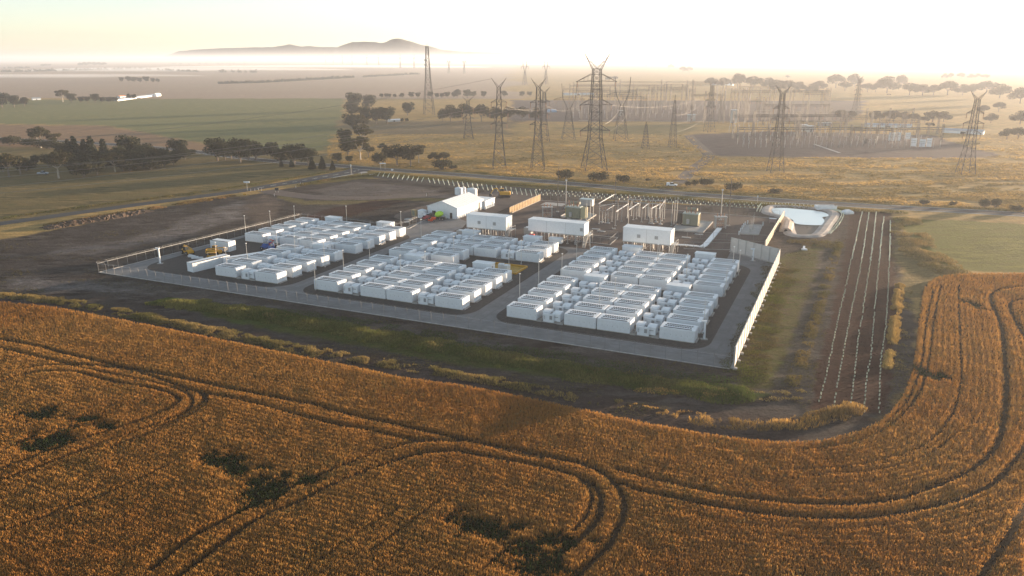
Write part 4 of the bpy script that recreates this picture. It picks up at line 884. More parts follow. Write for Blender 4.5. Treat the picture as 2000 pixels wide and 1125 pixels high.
def mixer():
    t = thing('mixer_truck', 'small concrete mixer with lime green drum parked at the shed door', 'mixer truck', W(-117.2, 99.0), RZ + .15)
    MB().box(-2.6, 2.4, -.8, .8, .7, 1.0).build('chassis', M_DARK, t)
    c = MB().bevbox(-3.3, -1.8, -.9, .9, .7, 2.3, .15).build('cab', M_DARK, t); MB().box(-3.32, -3.302, -.7, .7, 1.5, 2.1).build('windscreen', M_GLASS, c)
    d = MB(); prof = [(.3, -1.5), (.9, -1.1), (1.1, -.2), (1.0, .7), (.55, 1.5)]; n = 14; vs = []; fs = []
    for r, a in prof:
        for k in range(n): q = 2 * math.pi * k / n; vs.append((a + .2, r * math.cos(q), 2.05 + .18 * a + r * math.sin(q)))
    for i in range(len(prof) - 1):
        for k in range(n): fs.append((i * n + k, i * n + (k + 1) % n, (i + 1) * n + (k + 1) % n, (i + 1) * n + k))
    fs += [tuple(range(n)), tuple((len(prof) - 1) * n + k for k in range(n))]
    d.add(vs, fs); d.build('drum', M_LIME, t)
    MB().tube((1.9, 0, 1.7), (2.9, 0, .9), .2, .3, n=6).build('chute', M_GREY, t)
    wheels(t, [(-2.5, -.85), (-2.5, .85), (.8, -.85), (.8, .85), (1.8, -.85), (1.8, .85)], .48, .3)
mixer()
def ute(label, loc, rz, m, name='utility_vehicle', canopy=True):
    t = thing(name, label, 'car', loc, rz)
    MB().extr([(-2.4, .45), (2.4, .45), (2.45, .95), (1.2, 1.1), (-2.4, 1.1)], 'y', -.9, .9).build('body', m, t)
    c = MB().extr([(-.9, 1.102), (1.15, 1.102), (.55, 1.75), (-.6, 1.75)], 'y', -.82, .82).build('cabin', M_GLASS, t); MB().box(-.6, .55, -.8, .8, 1.752, 1.80).build('roof', m, c)
    if canopy: MB().bevbox(-2.35, -.95, -.85, .85, 1.102, 1.7, .1).build('canopy', m, t)
    for s in (-.6, .6): MB().box(2.452, 2.48, s - .18, s + .18, .7, .88).build('headlight', M_LINE, t)
    wheels(t, [(-1.5, -.85), (-1.5, .85), (1.5, -.85), (1.5, .85)], .38, .26)
ute('white utility vehicle parked against the front of the shed', W(-121.4, 99.8), RZ + .1, M_WHITE)
ute('white utility vehicle at the mouth of the farm track beside the road', G(1312, 364), -.2, M_WHITE)
ute('pale car parked near the far left trees', G(84, 341), .3, mat('blue_grey_paint', (.35, .42, .52), .4), canopy=False)
for k, (u_, v_, mm, lab) in enumerate([(-121.2, 96.6, mat('magenta_red_paint', (.32, .04, .06), .5), 'dark red compactor in front of the white utility vehicle'), (-117.6, 94.4, M_ORG, 'orange-red mini dumper in front of the shed')]):
    t = thing('mini_dumper', lab, 'dumper', W(u_, v_), RZ + .6 * k)
    MB().bevbox(-1.1, .6, -.6, .6, .4, 1.1, .1).build('chassis', mm, t); MB().extr([(.2, .8), (1.5, 1.0), (1.7, 1.7), (.0, 1.7)], 'y', -.65, .65).build('skip', mm, t); MB().box(-.9, -.4, -.25, .25, 1.102, 1.5).build('seat', M_DARK, t)
    wheels(t, [(-.8, -.6), (-.8, .6), (.8, -.6), (.8, .6)], .35, .25)
for k, (u_, v_, s) in enumerate([(-127.0, 94.8, 1.6), (-125.2, 90.5, 1.2)]):
    simple('concrete_cover', ['round pale concrete cover on the apron, the larger', 'small pale slab on the apron nearest the fence'][k], 'cover', MB().lathe([(s, 0), (s, .22), (s * .85, .3)], 16 if k == 0 else 4), M_CONC, W(u_, v_), parts=[('lid', MB().lathe([(s * .3, .302), (s * .3, .36)], 10), M_GREY)])
# ================================================================== POLES
def poles():
    L = [(481, 421), (530, 412), (577, 402), (678, 402), (784, 413), (823, 428), (960, 445), (543, 455), (611, 452), (635, 475), (672, 490), (617, 516), (723, 474), (783, 500), (831, 492), (887, 462), (926, 447), (994, 489), (1052, 508), (1015, 537), (1126, 462), (1097, 497), (1152, 455), (1071, 457),
         (1170, 556), (1200, 545), (1283, 478), (1430, 483), (1442, 490), (1416, 527), (1374, 588), (425, 474), (485, 476), (578, 462), (445, 484), (1018, 470), (1340, 498)]
    L.sort()
    pm = MB().tube((0, 0, 0), (0, 0, 6.8), .085, .05, n=6).mesh('shaft', mat('pale_pole_paint', (.62, .60, .57), .5)); bm_ = MB().box(-.2, .2, -.2, .2, 0, .25).mesh('base', M_CONC); hm = MB().box(-.18, .18, -.12, .12, 6.802, 6.95).mesh('lamp_head', M_WHITE)
    for i, (x, ty) in enumerate(L):
        by = ty + 42
        for _ in range(12): by += 6.9 - ZAT(x, by, ty) if abs(6.9 - ZAT(x, by, ty)) > .02 else 0
        stamp([('shaft', pm), ('base', bm_), ('lamp_head', hm)], 'light_pole', 'thin pale lamp pole among the battery blocks, %s from the left' % nth(i), 'light pole', G(x, by), RZ, 'lamp poles inside the compound')
poles()
def camera_pole(px, py, ty, label):
    h = ZAT(px, py, ty); t = thing('camera_pole', label, 'camera pole', G(px, py))
    MB().tube((0, 0, 0), (0, 0, h), .26, .2, n=8).build('shaft', M_WHITE, t); MB().box(-.7, .7, -.5, .5, 0, .18).build('base', M_CONC, t)
    MB().box(-.8, .3, -.25, .25, h + .002, h + .3).build('camera_housing', M_WHITE, t); MB().box(-.45, -.2, -.4, .4, h * .35, h * .35 + .35).build('junction_box', M_GREY, t)
camera_pole(313, 515, 486, 'stout white camera pole at the left end of the compound')
camera_pole(1375, 663, 629, 'stout grey camera pole beside the nearest right-hand container')
camera_pole(1470, 510, 487, 'grey camera pole in front of the angled panel wall')
def mast(px, py, ty, r, m, label, tip=False):
    h = ZAT(px, py, ty); t = thing('lightning_mast', label, 'mast', G(px, py))
    MB().tube((0, 0, 0), (0, 0, h), r, r * .6, n=8).build('shaft', m, t); MB().box(-.6, .6, -.6, .6, 0, .3).build('base', M_CONC, t)
    MB().tube((0, 0, h), (0, 0, h + 1.0), .04).build('rod', M_GALV, t)
    if tip: MB().box(-.35, .35, -.2, .2, h - .3, h - .02).build('lamp_head', M_WHITE, t)
mast(1089, 414, 328, .17, M_LATT, 'tall dark mast left of the first big transformer')
mast(1105, 407, 351, .2, M_GALV, 'pale lamp mast behind the first big transformer', True)
mast(1199, 447, 352, .17, M_LATT, 'tall dark mast between the busbar frames')
mast(1422, 441, 348, .17, M_LATT, 'tall dark mast at the right of the cable frame')
mast(1407, 430, 370, .2, M_GALV, 'pale lamp mast above the cable frame', True)
# ================================================================== SWITCHYARD
def pad(name, label, px, m=M_CONC, h=.25):
    P = GP(px); x0, y0 = P[0]; t = thing(name, label, 'concrete pad', (x0, y0)); Q = [(x - x0, y - y0) for x, y in P]
    MB().prism(Q, 0, h).build('slab', m, t)
    kb = MB()
    for a, b in zip(Q, Q[1:] + Q[:1]): kb.tube((*a, h + .1), (*b, h + .1), .2, n=4)
    kb.build('bund_edge', M_CONC, t); return t
pad('transformer_pad', 'pale concrete pad under the first big transformer', [(1095, 424), (1140, 437), (1164, 421), (1120, 410)])
pad('transformer_pad', 'wide pale concrete pad under the second big transformer', [(1313, 450), (1373, 456), (1392, 435), (1330, 430)])
def big_trafo(loc, rz, label, lit):
    t = thing('power_transformer', label, 'transformer', loc, rz)
    MB().box(-2.6, 2.6, -1.5, 1.5, .45, 4.2).build('tank', M_TRAFO, t)
    st = MB()
    for k in range(5): st.box(-2.2 + k, -2.1 + k, -1.62, -1.502, .5, 4.1)
    st.box(-2.62, 2.62, -1.58, -1.504, 2.2, 2.35); st.build('stiffener', M_TRAFO, t)
    MB().bevbox(-2.75, 2.75, -1.65, 1.65, 4.202, 4.55, .08).build('cover', mat('pale_green_grey_paint', (.30, .36, .35), .5), t)
    MB().box(-3.0, 3.0, -1.7, 1.7, .25, .448).build('skid', M_DARK, t)
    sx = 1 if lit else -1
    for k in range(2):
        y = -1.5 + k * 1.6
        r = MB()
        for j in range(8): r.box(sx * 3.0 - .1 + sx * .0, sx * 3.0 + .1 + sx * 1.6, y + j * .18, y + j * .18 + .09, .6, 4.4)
        r.build('radiator', mat('sunlit_radiator_tone', (.34, .33, .22), .6) if lit else M_DARK, t)  # light put into the radiator colour: pale where sunlit, near black where shaded
    o = MB().tube((-1.6, 1.0, 5.6), (1.8, 1.0, 5.6), .55, n=12).build('conservator', M_TRAFO, t); MB().tube((-1.0, 1.0, 4.5), (-1.0, 1.0, 5.2), .12).tube((1.2, 1.0, 4.5), (1.2, 1.0, 5.2), .12).build('support', M_GREY, o)
    for k in range(3):
        b = MB().tube((-1.5 + k * 1.5, -.6, 4.55), (-1.7 + k * 1.7, -1.0, 6.6), .16, .09, n=8).build('bushing', M_BROWN, t)
        sh = MB()
        for j in range(6): f = .1 + j * .13; sh.lathe([(.26, 4.6 + 2 * f), (.12, 4.68 + 2 * f)], 8, (-1.5 + k * 1.5 + (-.2 + .2 * k) * f, -.6 - .4 * f))
        sh.build('shed_disc', M_BROWN, b)
    for k in range(3): MB().tube((-1.2 + k * 1.0, .4, 4.55), (-1.2 + k * 1.0, .4, 5.6), .1, .07, n=6).build('bushing', M_BROWN, t)
    MB().box(-1.2, -.2, -2.1, -1.63, 1.0, 2.6).build('control_box', M_GREY, t)
    MB().path([(sx * -2.8, -1.2, .5), (sx * -2.8, -1.2, 4.2), (sx * -2.4, -.6, 4.9)], .1).path([(sx * -2.8, 1.2, .5), (sx * -2.8, 1.2, 4.2)], .08).build('pipework', mat('yellow_pipe', (.45, .35, .10), .6), t)
    return t
big_trafo((*G(1121, 427), .0), RZ, 'olive power transformer with sunlit radiators on the first concrete pad', True)
big_trafo((*G(1349, 441), .0), RZ, 'olive power transformer with dark radiators on the second concrete pad', False)
def posts(name, label, cat, items, extra=None, grp=None):
    """one steelwork: items (px, base_y, top_y) posts, extra list of (part, ((px,py,z),(px,py,z)), radius, material)"""
    x0, y0 = G(items[0][0], items[0][1]); t = thing(name, label, cat, (x0, y0), group=grp)
    for (px, by, ty) in items:
        x, y = G(px, by); h = ZAT(px, by, ty)
        o = MB().tube((x - x0, y - y0, 0), (x - x0, y - y0, h), .11, .09, n=6).build('post', M_GALV, t)
        MB().box(x - x0 - .35, x - x0 + .35, y - y0 - .35, y - y0 + .35, 0, .15).build('foot_plate', M_CONC, o)
        ins = MB()
        for j in range(5): ins.lathe([(.2, h + j * .24), (.09, h + j * .24 + .12)], 8, (x - x0, y - y0))
        ins.build('insulator', M_BROWN if name == 'busbar_frame' else M_GALV, o)
    for (pt, a, b, r, m) in (extra or []):
        ax, ay = G(a[0], a[1]); bx, by = G(b[0], b[1]); MB().tube((ax - x0, ay - y0, a[2]), (bx - x0, by - y0, b[2]), r, n=6).build(pt, m, t)
    return t
for k, (a, b, c) in enumerate([((1145, 435, 396), (1152, 432, 393), (1158, 428, 390)), ((1311, 441, 400), (1316, 438, 396), (1321, 434, 392))]):
    for j, q in enumerate((a, b, c)):
        posts('surge_arrester', '%s post of the three arrester posts beside the %s transformer pad' % (['nearest', 'middle', 'farthest'][j], ['first', 'second'][k]), 'arrester post', [q], grp='arrester posts')
B = M_GALV
def bus():
    z1 = 7.0
    posts('busbar_frame', 'steel isolator frame with brown insulators at the left end of the busbars', 'busbar frame', [(1170, 437, 400), (1176, 436, 412), (1182, 436, 412), (1187, 436, 411), (1195, 433, 405), (1206, 430, 396)],
          [('beam', (1170, 437, 6.2), (1206, 430, 6.2), .12, B), ('beam', (1172, 434, 4.2), (1195, 433, 4.2), .1, B), ('busbar', (1168, 440, 7.6), (1198, 420, 7.6), .12, M_WHITE), ('busbar', (1184, 438, 5.0), (1200, 427, 5.0), .1, M_WHITE), ('diagonal', (1176, 436, .5), (1187, 436, 4), .06, B)])
    for k, (ax, ay, bx, by) in enumerate([(1202, 441, 1226, 424), (1227, 437, 1247, 422), (1253, 434, 1266, 423), (1271, 434, 1288, 424)]):
        posts('busbar_frame', '%s slanting white busbar from the left, on its own posts' % ORD[k], 'busbar frame', [(ax, ay, ay - 26), ((ax + bx) / 2, (ay + by) / 2, (ay + by) / 2 - 26), (bx, by, by - 26)],
              [('busbar', (ax, ay, 4.9), (bx, by, 4.9), .16, M_WHITE)])
    it = [(1225, 426, 388), (1233, 422, 393), (1243, 428, 394), (1249, 424, 392), (1264, 429, 396), (1273, 425, 393), (1287, 426, 396), (1293, 432, 399), (1297, 428, 390), (1281, 432, 400), (1268, 436, 404), (1289, 437, 406)]
    posts('busbar_frame', 'large portal of posts and tubular beams behind the third switchroom', 'busbar frame', it,
          [('beam', (1225, 426, 6.9), (1297, 430, 6.9), .14, B), ('beam', (1237, 429, 6.2), (1293, 433, 6.2), .12, B), ('beam', (1225, 424, 7.2), (1240, 431, 6.3), .1, B), ('beam', (1297, 428, 7.0), (1286, 436, 5.2), .12, M_WHITE), ('busbar', (1200, 428, 6.4), (1226, 429, 6.4), .08, B), ('busbar', (1200, 425, 6.2), (1226, 426, 6.2), .08, B),
           ('diagonal', (1225, 426, .5), (1233, 422, 6), .06, B), ('diagonal', (1287, 426, .5), (1297, 428, 6), .06, B)])
    for k, (px, py) in enumerate([(1274, 437), (1282, 434), (1290, 438), (1188, 436), (1176, 434)]):
        simple('earth_switch', 'small switch on a round base under the busbars, %s from the left' % ORD[[2, 3, 4, 1, 0][k]], 'switch', MB().lathe([(.7, 0), (.7, .2), (.3, .3), (.12, .35), (.12, 1.8)], 10), M_GALV, G(px, py), parts=[('insulator', MB().lathe([(.25, 1.802), (.1, 1.9), (.25, 2.05), (.1, 2.15)], 8), M_BROWN)])
bus()
def cage(px0, px1, by, ty, label):
    (xa, ya), (xb, yb) = G(px0, by), G(px1, by); h = ZAT((px0 + px1) / 2, by, ty); t = thing('cable_cage', label, 'cable cage', (xa, ya)); dx, dy = xb - xa, yb - ya
    for fx in (0, 1):
        for q in (0, 1.6): MB().box(dx * fx - .15, dx * fx + .15, dy * fx + q - .15, dy * fx + q + .15, 0, h).build('post', M_GALV, t)
    MB().box(-.3, dx + .3, -.3, 1.9, h + .002, h + .3).build('top_frame', M_GALV, t)
    for k in range(5): z = .5 + k * (h - 1) / 4; MB().tube((0, 0, z), (dx, dy, z), .05).build('rung', M_BROWN if k % 2 else M_GALV, t)
    for k in range(1, 5): f = k / 5; MB().tube((dx * f, dy * f, .1), (dx * f, dy * f, h), .06).build('cable', M_BROWN, t)
    for k in range(3): f = (k + .5) / 3; MB().lathe([(.2, h + .31), (.09, h + .5), (.2, h + .7), (.08, h + .9), (.18, h + 1.1), (.06, h + 1.3)], 8, (dx * f, dy * f + .8)).build('insulator', M_BROWN, t)
cage(1060, 1078, 425, 406, 'cable frame with flat top at the left of the first transformer')
cage(1397, 1417, 447, 425, 'cable frame at the end of the white cable trough')
def trough():
    P = [G(*p) for p in [(1316, 480), (1340, 481), (1371, 484.5), (1377, 481), (1390, 466), (1405, 448)]]; x0, y0 = P[0]
    t = thing('cable_trough', 'white cable trough bending from the third switchroom to the cable frame', 'cable trough', (x0, y0)); lidm = M_WHITE
    for i, (a, b) in enumerate(zip(P[:-1], P[1:])):
        L = math.hypot(b[0] - a[0], b[1] - a[1]); ang = math.atan2(b[1] - a[1], b[0] - a[0]); w_ = .45 if i < 2 else .8; n = max(1, round(L / 2.2))
        for k in range(n):
            o = MB().box(.03, L / n - .03, -w_, w_, .25, .55).build('trough_segment', lidm, t); o.location = (a[0] - x0 + (b[0] - a[0]) * k / n, a[1] - y0 + (b[1] - a[1]) * k / n, 0); o.rotation_euler = (0, 0, ang)
            q = MB().box(.02, .2, -w_ - .1, w_ + .1, 0, .248).build('support', M_GREY, o)
trough()
pd = pad('equipment_slab', 'pale slab edged with white bollards near the angled wall', [(1445, 458), (1481, 460), (1489, 441), (1456, 440)], h=.2)
bl = MB().lathe([(.16, 0), (.16, 1.3), (.1, 1.4)], 8).mesh('post', M_WHITE)
for k, (px, py) in enumerate([(1443, 459), (1446, 453), (1449, 448), (1452, 444), (1455, 441), (1460, 438), (1490, 441)]):
    t = thing('bollard', 'white bollard %s from the front around the pale slab' % ORD[k], 'bollard', G(px, py), group='white bollards around the slab'); link('post', bl, t); link('base', MB().lathe([(.3, 0), (.3, .08)], 8).mesh('base', M_CONC), t)
for k, (px, by, ty) in enumerate([(1463, 456, 434), (1466, 453, 430), (1469, 450, 425), (1471, 447, 421)]):
    mast(px, by, ty, .1, M_GALV, 'grey stub post %s from the front on the pale slab' % ORD[k])
simple('drum_rack', 'small reddish equipment rack near the pond wall', 'rack', MB().box(0, 2.2, 0, 1.2, .3, 1.6), mat('dull_red_grey', (.28, .2, .2), .6), G(1502, 436), parts=[('leg', MB().box(.1, .25, .1, .25, 0, .298), M_GREY), ('leg', MB().box(1.9, 2.05, .1, .25, 0, .298), M_GREY), ('top', MB().box(-.1, 2.3, -.1, 1.3, 1.602, 1.7), M_WHITE)])
for k, (px, py) in enumerate([(1164, 447.5), (1340, 464), (1365, 458), (1174, 452)]):
    simple('pit_cover', 'pale flat pit cover on the brown gravel, %s from the left' % ORD[[0, 2, 3, 1][k]], 'pit cover', MB().box(-1.4, 1.4, -.5, .5, 0, .12), M_CONC, G(px, py), parts=[('lid', MB().box(-1.3, 1.3, -.4, .4, .122, .16), M_GALV)], base='frame')
simple('site_hut', 'pale blue-grey hut roof behind the first transformer', 'hut', MB().box(0, 5, 0, 2.6, .2, 2.6), M_GALV, W(-80, 145), parts=[('roof', MB().bevbox(-.2, 5.2, -.2, 2.8, 2.602, 2.8, .05), mat('pale_blue_roof', (.42, .52, .56), .5)), ('door', MB().box(1, 1.9, -.05, -.002, .2, 2.2), M_GREY), ('skid', MB().box(.1, 4.9, .1, 2.5, 0, .198), M_DARK)])
sheet('concrete_slab', [W(-95, 141), W(-86, 141), W(-86, 147), W(-95, 147)], .06, M_CONC)
# ================================================================== POND
def pond():
    out = smooth(GP([(1487, 412), (1497, 402), (1540, 402), (1600, 406.5), (1632, 413), (1640, 421), (1628, 440), (1612, 460), (1590, 464), (1560, 464), (1534, 459), (1528, 450), (1526, 438), (1520, 426), (1492, 418)]), 4, True)
    cx = sum(p[0] for p in out) / len(out); cy_ = sum(p[1] for p in out) / len(out)
    t = thing('retention_pond', 'lined retention pond with pale banks beside the road', 'pond', (cx, cy_)); P = [(x - cx, y - cy_) for x, y in out]; n = len(P)
    def inset(d):
        Q = []
        for i in range(n):
            a, b = P[i - 1], P[(i + 1) % n]; dx, dy = b[0] - a[0], b[1] - a[1]; L = math.hypot(dx, dy) or 1; nx, ny = -dy / L, dx / L
            x, y = P[i][0] + nx * d, P[i][1] + ny * d
            Q.append((x, y))
        return Q
    s = 1 if sum(P[i - 1][0] * P[i][1] - P[i][0] * P[i - 1][1] for i in range(n)) > 0 else -1
    rings = [(P, 0.0), (inset(1.0 * s), .5), (inset(2.6 * s), .55), (inset(4.2 * s), .1)]
    vs = [(x, y, z) for R, z in rings for x, y in R]; fs = []
    for j in range(3):
        for i in range(n): fs.append((j * n + i, j * n + (i + 1) % n, (j + 1) * n + (i + 1) % n, (j + 1) * n + i))
    me = bpy.data.meshes.new('bank'); me.from_pydata(vs, [], fs); me.update(); me.materials.append(mat('pale_liner_bank', (.42, .39, .37), .7, col2=(.30, .26, .24), vscale=.3)); link('bank', me, t)
    sheet('bed', inset(4.0 * s), .12, mat('wet_silt', (.09, .068, .05), .6), parent=t)
    wat = smooth(GP([(1508, 409), (1530, 407.5), (1560, 410), (1600, 414), (1617, 420), (1616, 424), (1606, 426), (1610, 432), (1607, 440), (1590, 441.5), (1560, 439.5), (1550, 436), (1548, 431), (1530, 424), (1512, 418)]), 4, True)
    m, n_, b = newmat('still_water'); b.inputs['Base Color'].default_value = (.30, .34, .36, 1); b.inputs['Roughness'].default_value = .28; b.inputs['Metallic'].default_value = .85
    nz = n_.nodes.new('ShaderNodeTexNoise'); nz.inputs['Scale'].default_value = 1.2; bp = n_.nodes.new('ShaderNodeBump'); bp.inputs['Distance'].default_value = .03; tcn = n_.nodes.new('ShaderNodeTexCoord'); n_.links.new(tcn.outputs['Object'], nz.inputs[0]); n_.links.new(nz.outputs[0], bp.inputs['Height']); n_.links.new(bp.outputs[0], b.inputs['Normal'])
    b.inputs['Base Color'].default_value = (.46, .50, .52, 1)
    sheet('water', [(x - cx, y - cy_) for x, y in wat], .30, m, parent=t)
pond()
simple('pond_spillway', 'sunlit pale earth hump with a dark culvert mouth at the near left of the pond', 'spillway', MB().extr([(-2.2, 0), (2.2, 0), (1.6, 1.0), (.6, 1.45), (-.6, 1.45), (-1.6, 1.0)], 'y', -1.5, 13), mat('pale_earth_cover', (.46, .38, .33), .85, var=.2, vscale=.6), G(1535, 452), RZ * .9, parts=[('culvert_mouth', MB().tube((0, -1.75, .6), (0, -1.502, .6), .5, n=12), M_DARK)], base='hump')
simple('pond_inlet', 'small white-edged concrete inlet on the pond bank next to the road', 'inlet', MB().box(-3.5, 3.5, -1.6, -1.2, 0, 1.5).box(-3.5, 3.5, 1.2, 1.6, 0, 1.5).box(-3.9, -3.502, -1.6, 1.6, 0, 1.5), M_WHITE, G(1613, 409), .0, parts=[('floor', MB().box(-3.5, 3.5, -1.198, 1.198, 0, 1.2), M_CONC)], base='side_wall')
simple('wrapped_pallet', 'white wrapped pile beside the corner of the pond', 'wrapped pile', MB().bevbox(-1.7, 1.7, -1.5, 1.5, 0, 1.1, .4), M_WHITE, G(1655, 417), .2, parts=[('top_sheet', MB().bevbox(-1.0, 1.0, -.9, .9, 1.102, 1.4, .2), M_WHITE)])
simple('drain_sheet', 'white plastic sheet lying in the ditch below the pond', 'plastic sheet', MB().prism([(-.4, -2), (.5, -1.8), (.4, 0), (.9, 2.2), (.3, 2.3), (-.1, .3)], .0, .12), M_WHITE, G(1569, 484), -.2, parts=[('folded_end', MB().bevbox(-.9, .7, -3.2, -2.2, 0, .35, .1), M_WHITE)])
# ---- spoil heap at the left
def heap():
    L = smooth(GP([(85, 447), (120, 441), (160, 434), (200, 428), (240, 421), (290, 411)]), 14); n = len(L); vs = []; fs = []; m = 9
    x0, y0 = L[0]
    for i, (x, y) in enumerate(L):
        a, b = L[max(i - 1, 0)], L[min(i + 1, n - 1)]; dx, dy = b[0] - a[0], b[1] - a[1]; q = math.hypot(dx, dy); nx, ny = -dy / q, dx / q; e = math.sin(math.pi * i / (n - 1)) ** .4
        for j in range(m):
            f = j / (m - 1) - .5; hz = (1 - (2 * f) ** 2) * 1.0 * e * (.45 + 1.1 * random.random()); vs.append((x - x0 + nx * f * 7 + random.uniform(-.4, .4), y - y0 + ny * f * 7 + random.uniform(-.4, .4), max(0, hz)))
    for i in range(n - 1):
        for j in range(m - 1): fs.append((i * m + j, i * m + j + 1, (i + 1) * m + j + 1, (i + 1) * m + j))
    me = bpy.data.meshes.new('spoil_heap'); me.from_pydata(vs, [], fs); me.update(); me.materials.append(mat('dry_spoil', (.055, .040, .034), .95, col2=(.13, .085, .055), vscale=.4))
    tag(link('spoil_heap', me, None, (x0, y0)), 'long rubbly brown spoil heap beside the left road verge', 'spoil heap')
heap()
# ================================================================== TREE GUARDS IN THE PLANTED ROWS
def guards():
    rows = [[(1684, 415), (1678, 440), (1672, 470), (1662, 510), (1652, 560), (1640, 610), (1628, 665), (1618, 715), (1600, 785)],
            [(1697, 416), (1692, 450), (1686, 490), (1676, 545), (1664, 600), (1655, 650), (1645, 700), (1634, 760), (1629, 794)],
            [(1711, 416), (1707, 455), (1701, 505), (1693, 555), (1685, 610), (1677, 655), (1672, 700), (1666, 755), (1660, 796)],
            [(1726, 425), (1722, 460), (1717, 510), (1713, 555), (1708, 610), (1704, 655), (1700, 700), (1692, 745), (1687, 805)],
            [(1739, 432), (1738, 480), (1736, 530), (1734, 575), (1731, 625), (1727, 660), (1720, 710), (1718, 760), (1717, 806)]]
    gm = MB()
    for k in range(3): a = 2.094 * k; b = a + 2.094; r_ = .13; gm.add([(r_ * math.cos(a), r_ * math.sin(a), 0), (r_ * math.cos(b), r_ * math.sin(b), 0), (r_ * math.cos(b), r_ * math.sin(b), .42), (r_ * math.cos(a), r_ * math.sin(a), .42)], [(0, 1, 2, 3)])
    sleeve = gm.mesh('sleeve', mat('pale_corflute', (.74, .78, .66), .6))
    stake = MB().tube((.13, 0, 0), (.13, 0, .6), .02, n=4).tube((-.1, .1, 0), (-.1, .1, .55), .02, n=4).mesh('stake', M_POST); seedl = MB()
    for k in range(5): a = 1.257 * k; seedl.add([(0, 0, .2), (.14 * math.cos(a), .14 * math.sin(a), .44), (.10 * math.cos(a + .8), .10 * math.sin(a + .8), .50)], [(0, 1, 2)])
    seedl = seedl.mesh('seedling', mat('seedling_green', (.10, .14, .05), .8))
    allg = []
    for i, R in enumerate(rows):
        L = smooth(GP(R), 8); d = 0; acc = 0.0; k = 0; L = L[::-1]; sp = 1.75
        for a, b in zip(L[:-1], L[1:]):
            q = math.hypot(b[0] - a[0], b[1] - a[1])
            while acc <= q:
                f = acc / q; skip = random.random() < .04
                if not skip: allg.append((a[0] + (b[0] - a[0]) * f + random.gauss(0, .05), a[1] + (b[1] - a[1]) * f + random.gauss(0, .05), i, k)); k += 1
                acc += sp * random.uniform(.9, 1.1)
            acc -= q
    # rows beside the road and round the pond
    far = []
    for k in range(33):
        f = k / 32; x = 742 + (1045 - 742) * f; y0 = 346.5 + (382 - 346.5) * f - 1
        for j in range(6): far.append(G(x + (-1.5 if f < .3 else 1.2) * j * .5, y0 - 7 + j * (1.2 + .9 * f)))
    for k in range(150):
        f = k / 149; far.append(G(1046 + 436 * f + random.uniform(-1, 1), 372 + 27 * f + [0, 4, 8][k % 3] + random.uniform(-.6, .6)))
    for P in ([(1624, 411), (1640, 414), (1643, 422), (1634, 438), (1618, 457)], [(1630, 411), (1645, 415), (1647, 423), (1638, 440), (1622, 457)], [(1478, 413), (1482, 405), (1487, 399)], [(1484, 414), (1488, 405)], [(1490, 399), (1540, 400), (1600, 405)]):
        for x, y in smooth(GP(P), 9): far.append((x, y))
    allg.sort(key=lambda g: math.hypot(g[0], g[1])); ind, rest = allg[:300], allg[300:]
    for (x, y, i, k) in ind:
        stamp([('sleeve', sleeve), ('stake', stake), ('seedling', seedl)], 'tree_guard', 'pale tree guard, %s from the near end of the %s planted row' % (nth(k), ['leftmost', 'second', 'middle', 'fourth', 'rightmost'][i]), 'tree guard', (x, y), random.uniform(0, 6), 'tree guards in the planted rows', (1, 1, random.uniform(.85, 1.15)))
    m = MB()
    for (x, y) in [(g[0], g[1]) for g in rest] + far:
        h = .6; r_ = .16; a = random.uniform(0, 2); q = [(x + r_ * math.cos(a + 2.094 * k), y + r_ * math.sin(a + 2.094 * k)) for k in range(3)]; lx = random.uniform(-.05, .05)
        m.add([(*p, 0) for p in q] + [(p[0] + lx, p[1], h) for p in q], [(0, 1, 4, 3), (1, 2, 5, 4), (2, 0, 3, 5)])
    o = m.build('tree_guards', MATS['pale_corflute']); tag(o, 'far rows of pale tree guards beside the road and round the pond', 'tree guards', kind='stuff')
guards()
# darker mulch under the roadside planting
sheet('mulched_strip', smooth(GP([(738, 344), (850, 352), (1045, 368), (1250, 383), (1480, 397), (1482, 404), (1250, 393), (1045, 382), (850, 362), (742, 349)]), 3, True), .008, mat('dark_mulch', (.055, .042, .032), .95, var=.3, vscale=.5))
# ================================================================== ROAD SIGNS AND MARKER POSTS
def sign(px, py, ty, wpx, label, m, hpx=None, name='road_sign', legs=2):
    x, y = G(px, py); s = math.hypot(x, y) / FPX; h = ZAT(px, py, ty); w_ = wpx * s; hh = (hpx or 3) * s
    t = thing(name, label, 'sign', (x, y)); MB().box(-w_ / 2, w_ / 2, -.06, .06, h - hh, h).build('board', m, t)
    for q in ([-w_ * .35, w_ * .35] if legs == 2 else [0]): MB().tube((q, .1, 0), (q, .1, h - .05), .07, n=6).build('post', M_GALV, t)
sign(483, 372, 354, 11, 'white direction sign on a post by the side road', M_WHITE, 3, legs=1)
sign(541, 376, 367, 7, 'dark square board sign at the site entrance', M_DARK, 5)
sign(748, 331, 318, 12, 'wide pale sign beside the road junction', M_WHITE, 2)
sign(766, 334, 330, 4, 'small white sign right of the junction', M_WHITE, 3, legs=1)
sign(686, 341, 321, 2, 'tall slim white post sign at the junction', M_WHITE, 4, legs=1)
sign(478, 381, 378, 6, 'yellow low sign at the left of the site entrance', M_YEL, 3)
sign(1479, 396, 382, 2, 'slim white marker sign beside the road near the pond', M_WHITE, 3, legs=1)
mk = MB().tube((0, 0, 0), (0, 0, 1.1), .07, n=5).mesh('post', M_WHITE); mr = MB().box(-.06, .06, -.085, -.072, .8, .95).mesh('reflector', M_RED)
for k, (px, py) in enumerate([(490, 374), (498, 373), (505, 372), (511, 373), (536, 383), (578, 367), (587, 360), (592, 362), (833, 383), (706, 340)]):
    stamp([('post', mk), ('reflector', mr)], 'marker_post', 'short pale marker post near the site entrance, %s along the verge' % ORD[k], 'marker post', G(px, py), 0, 'marker posts on the verge')
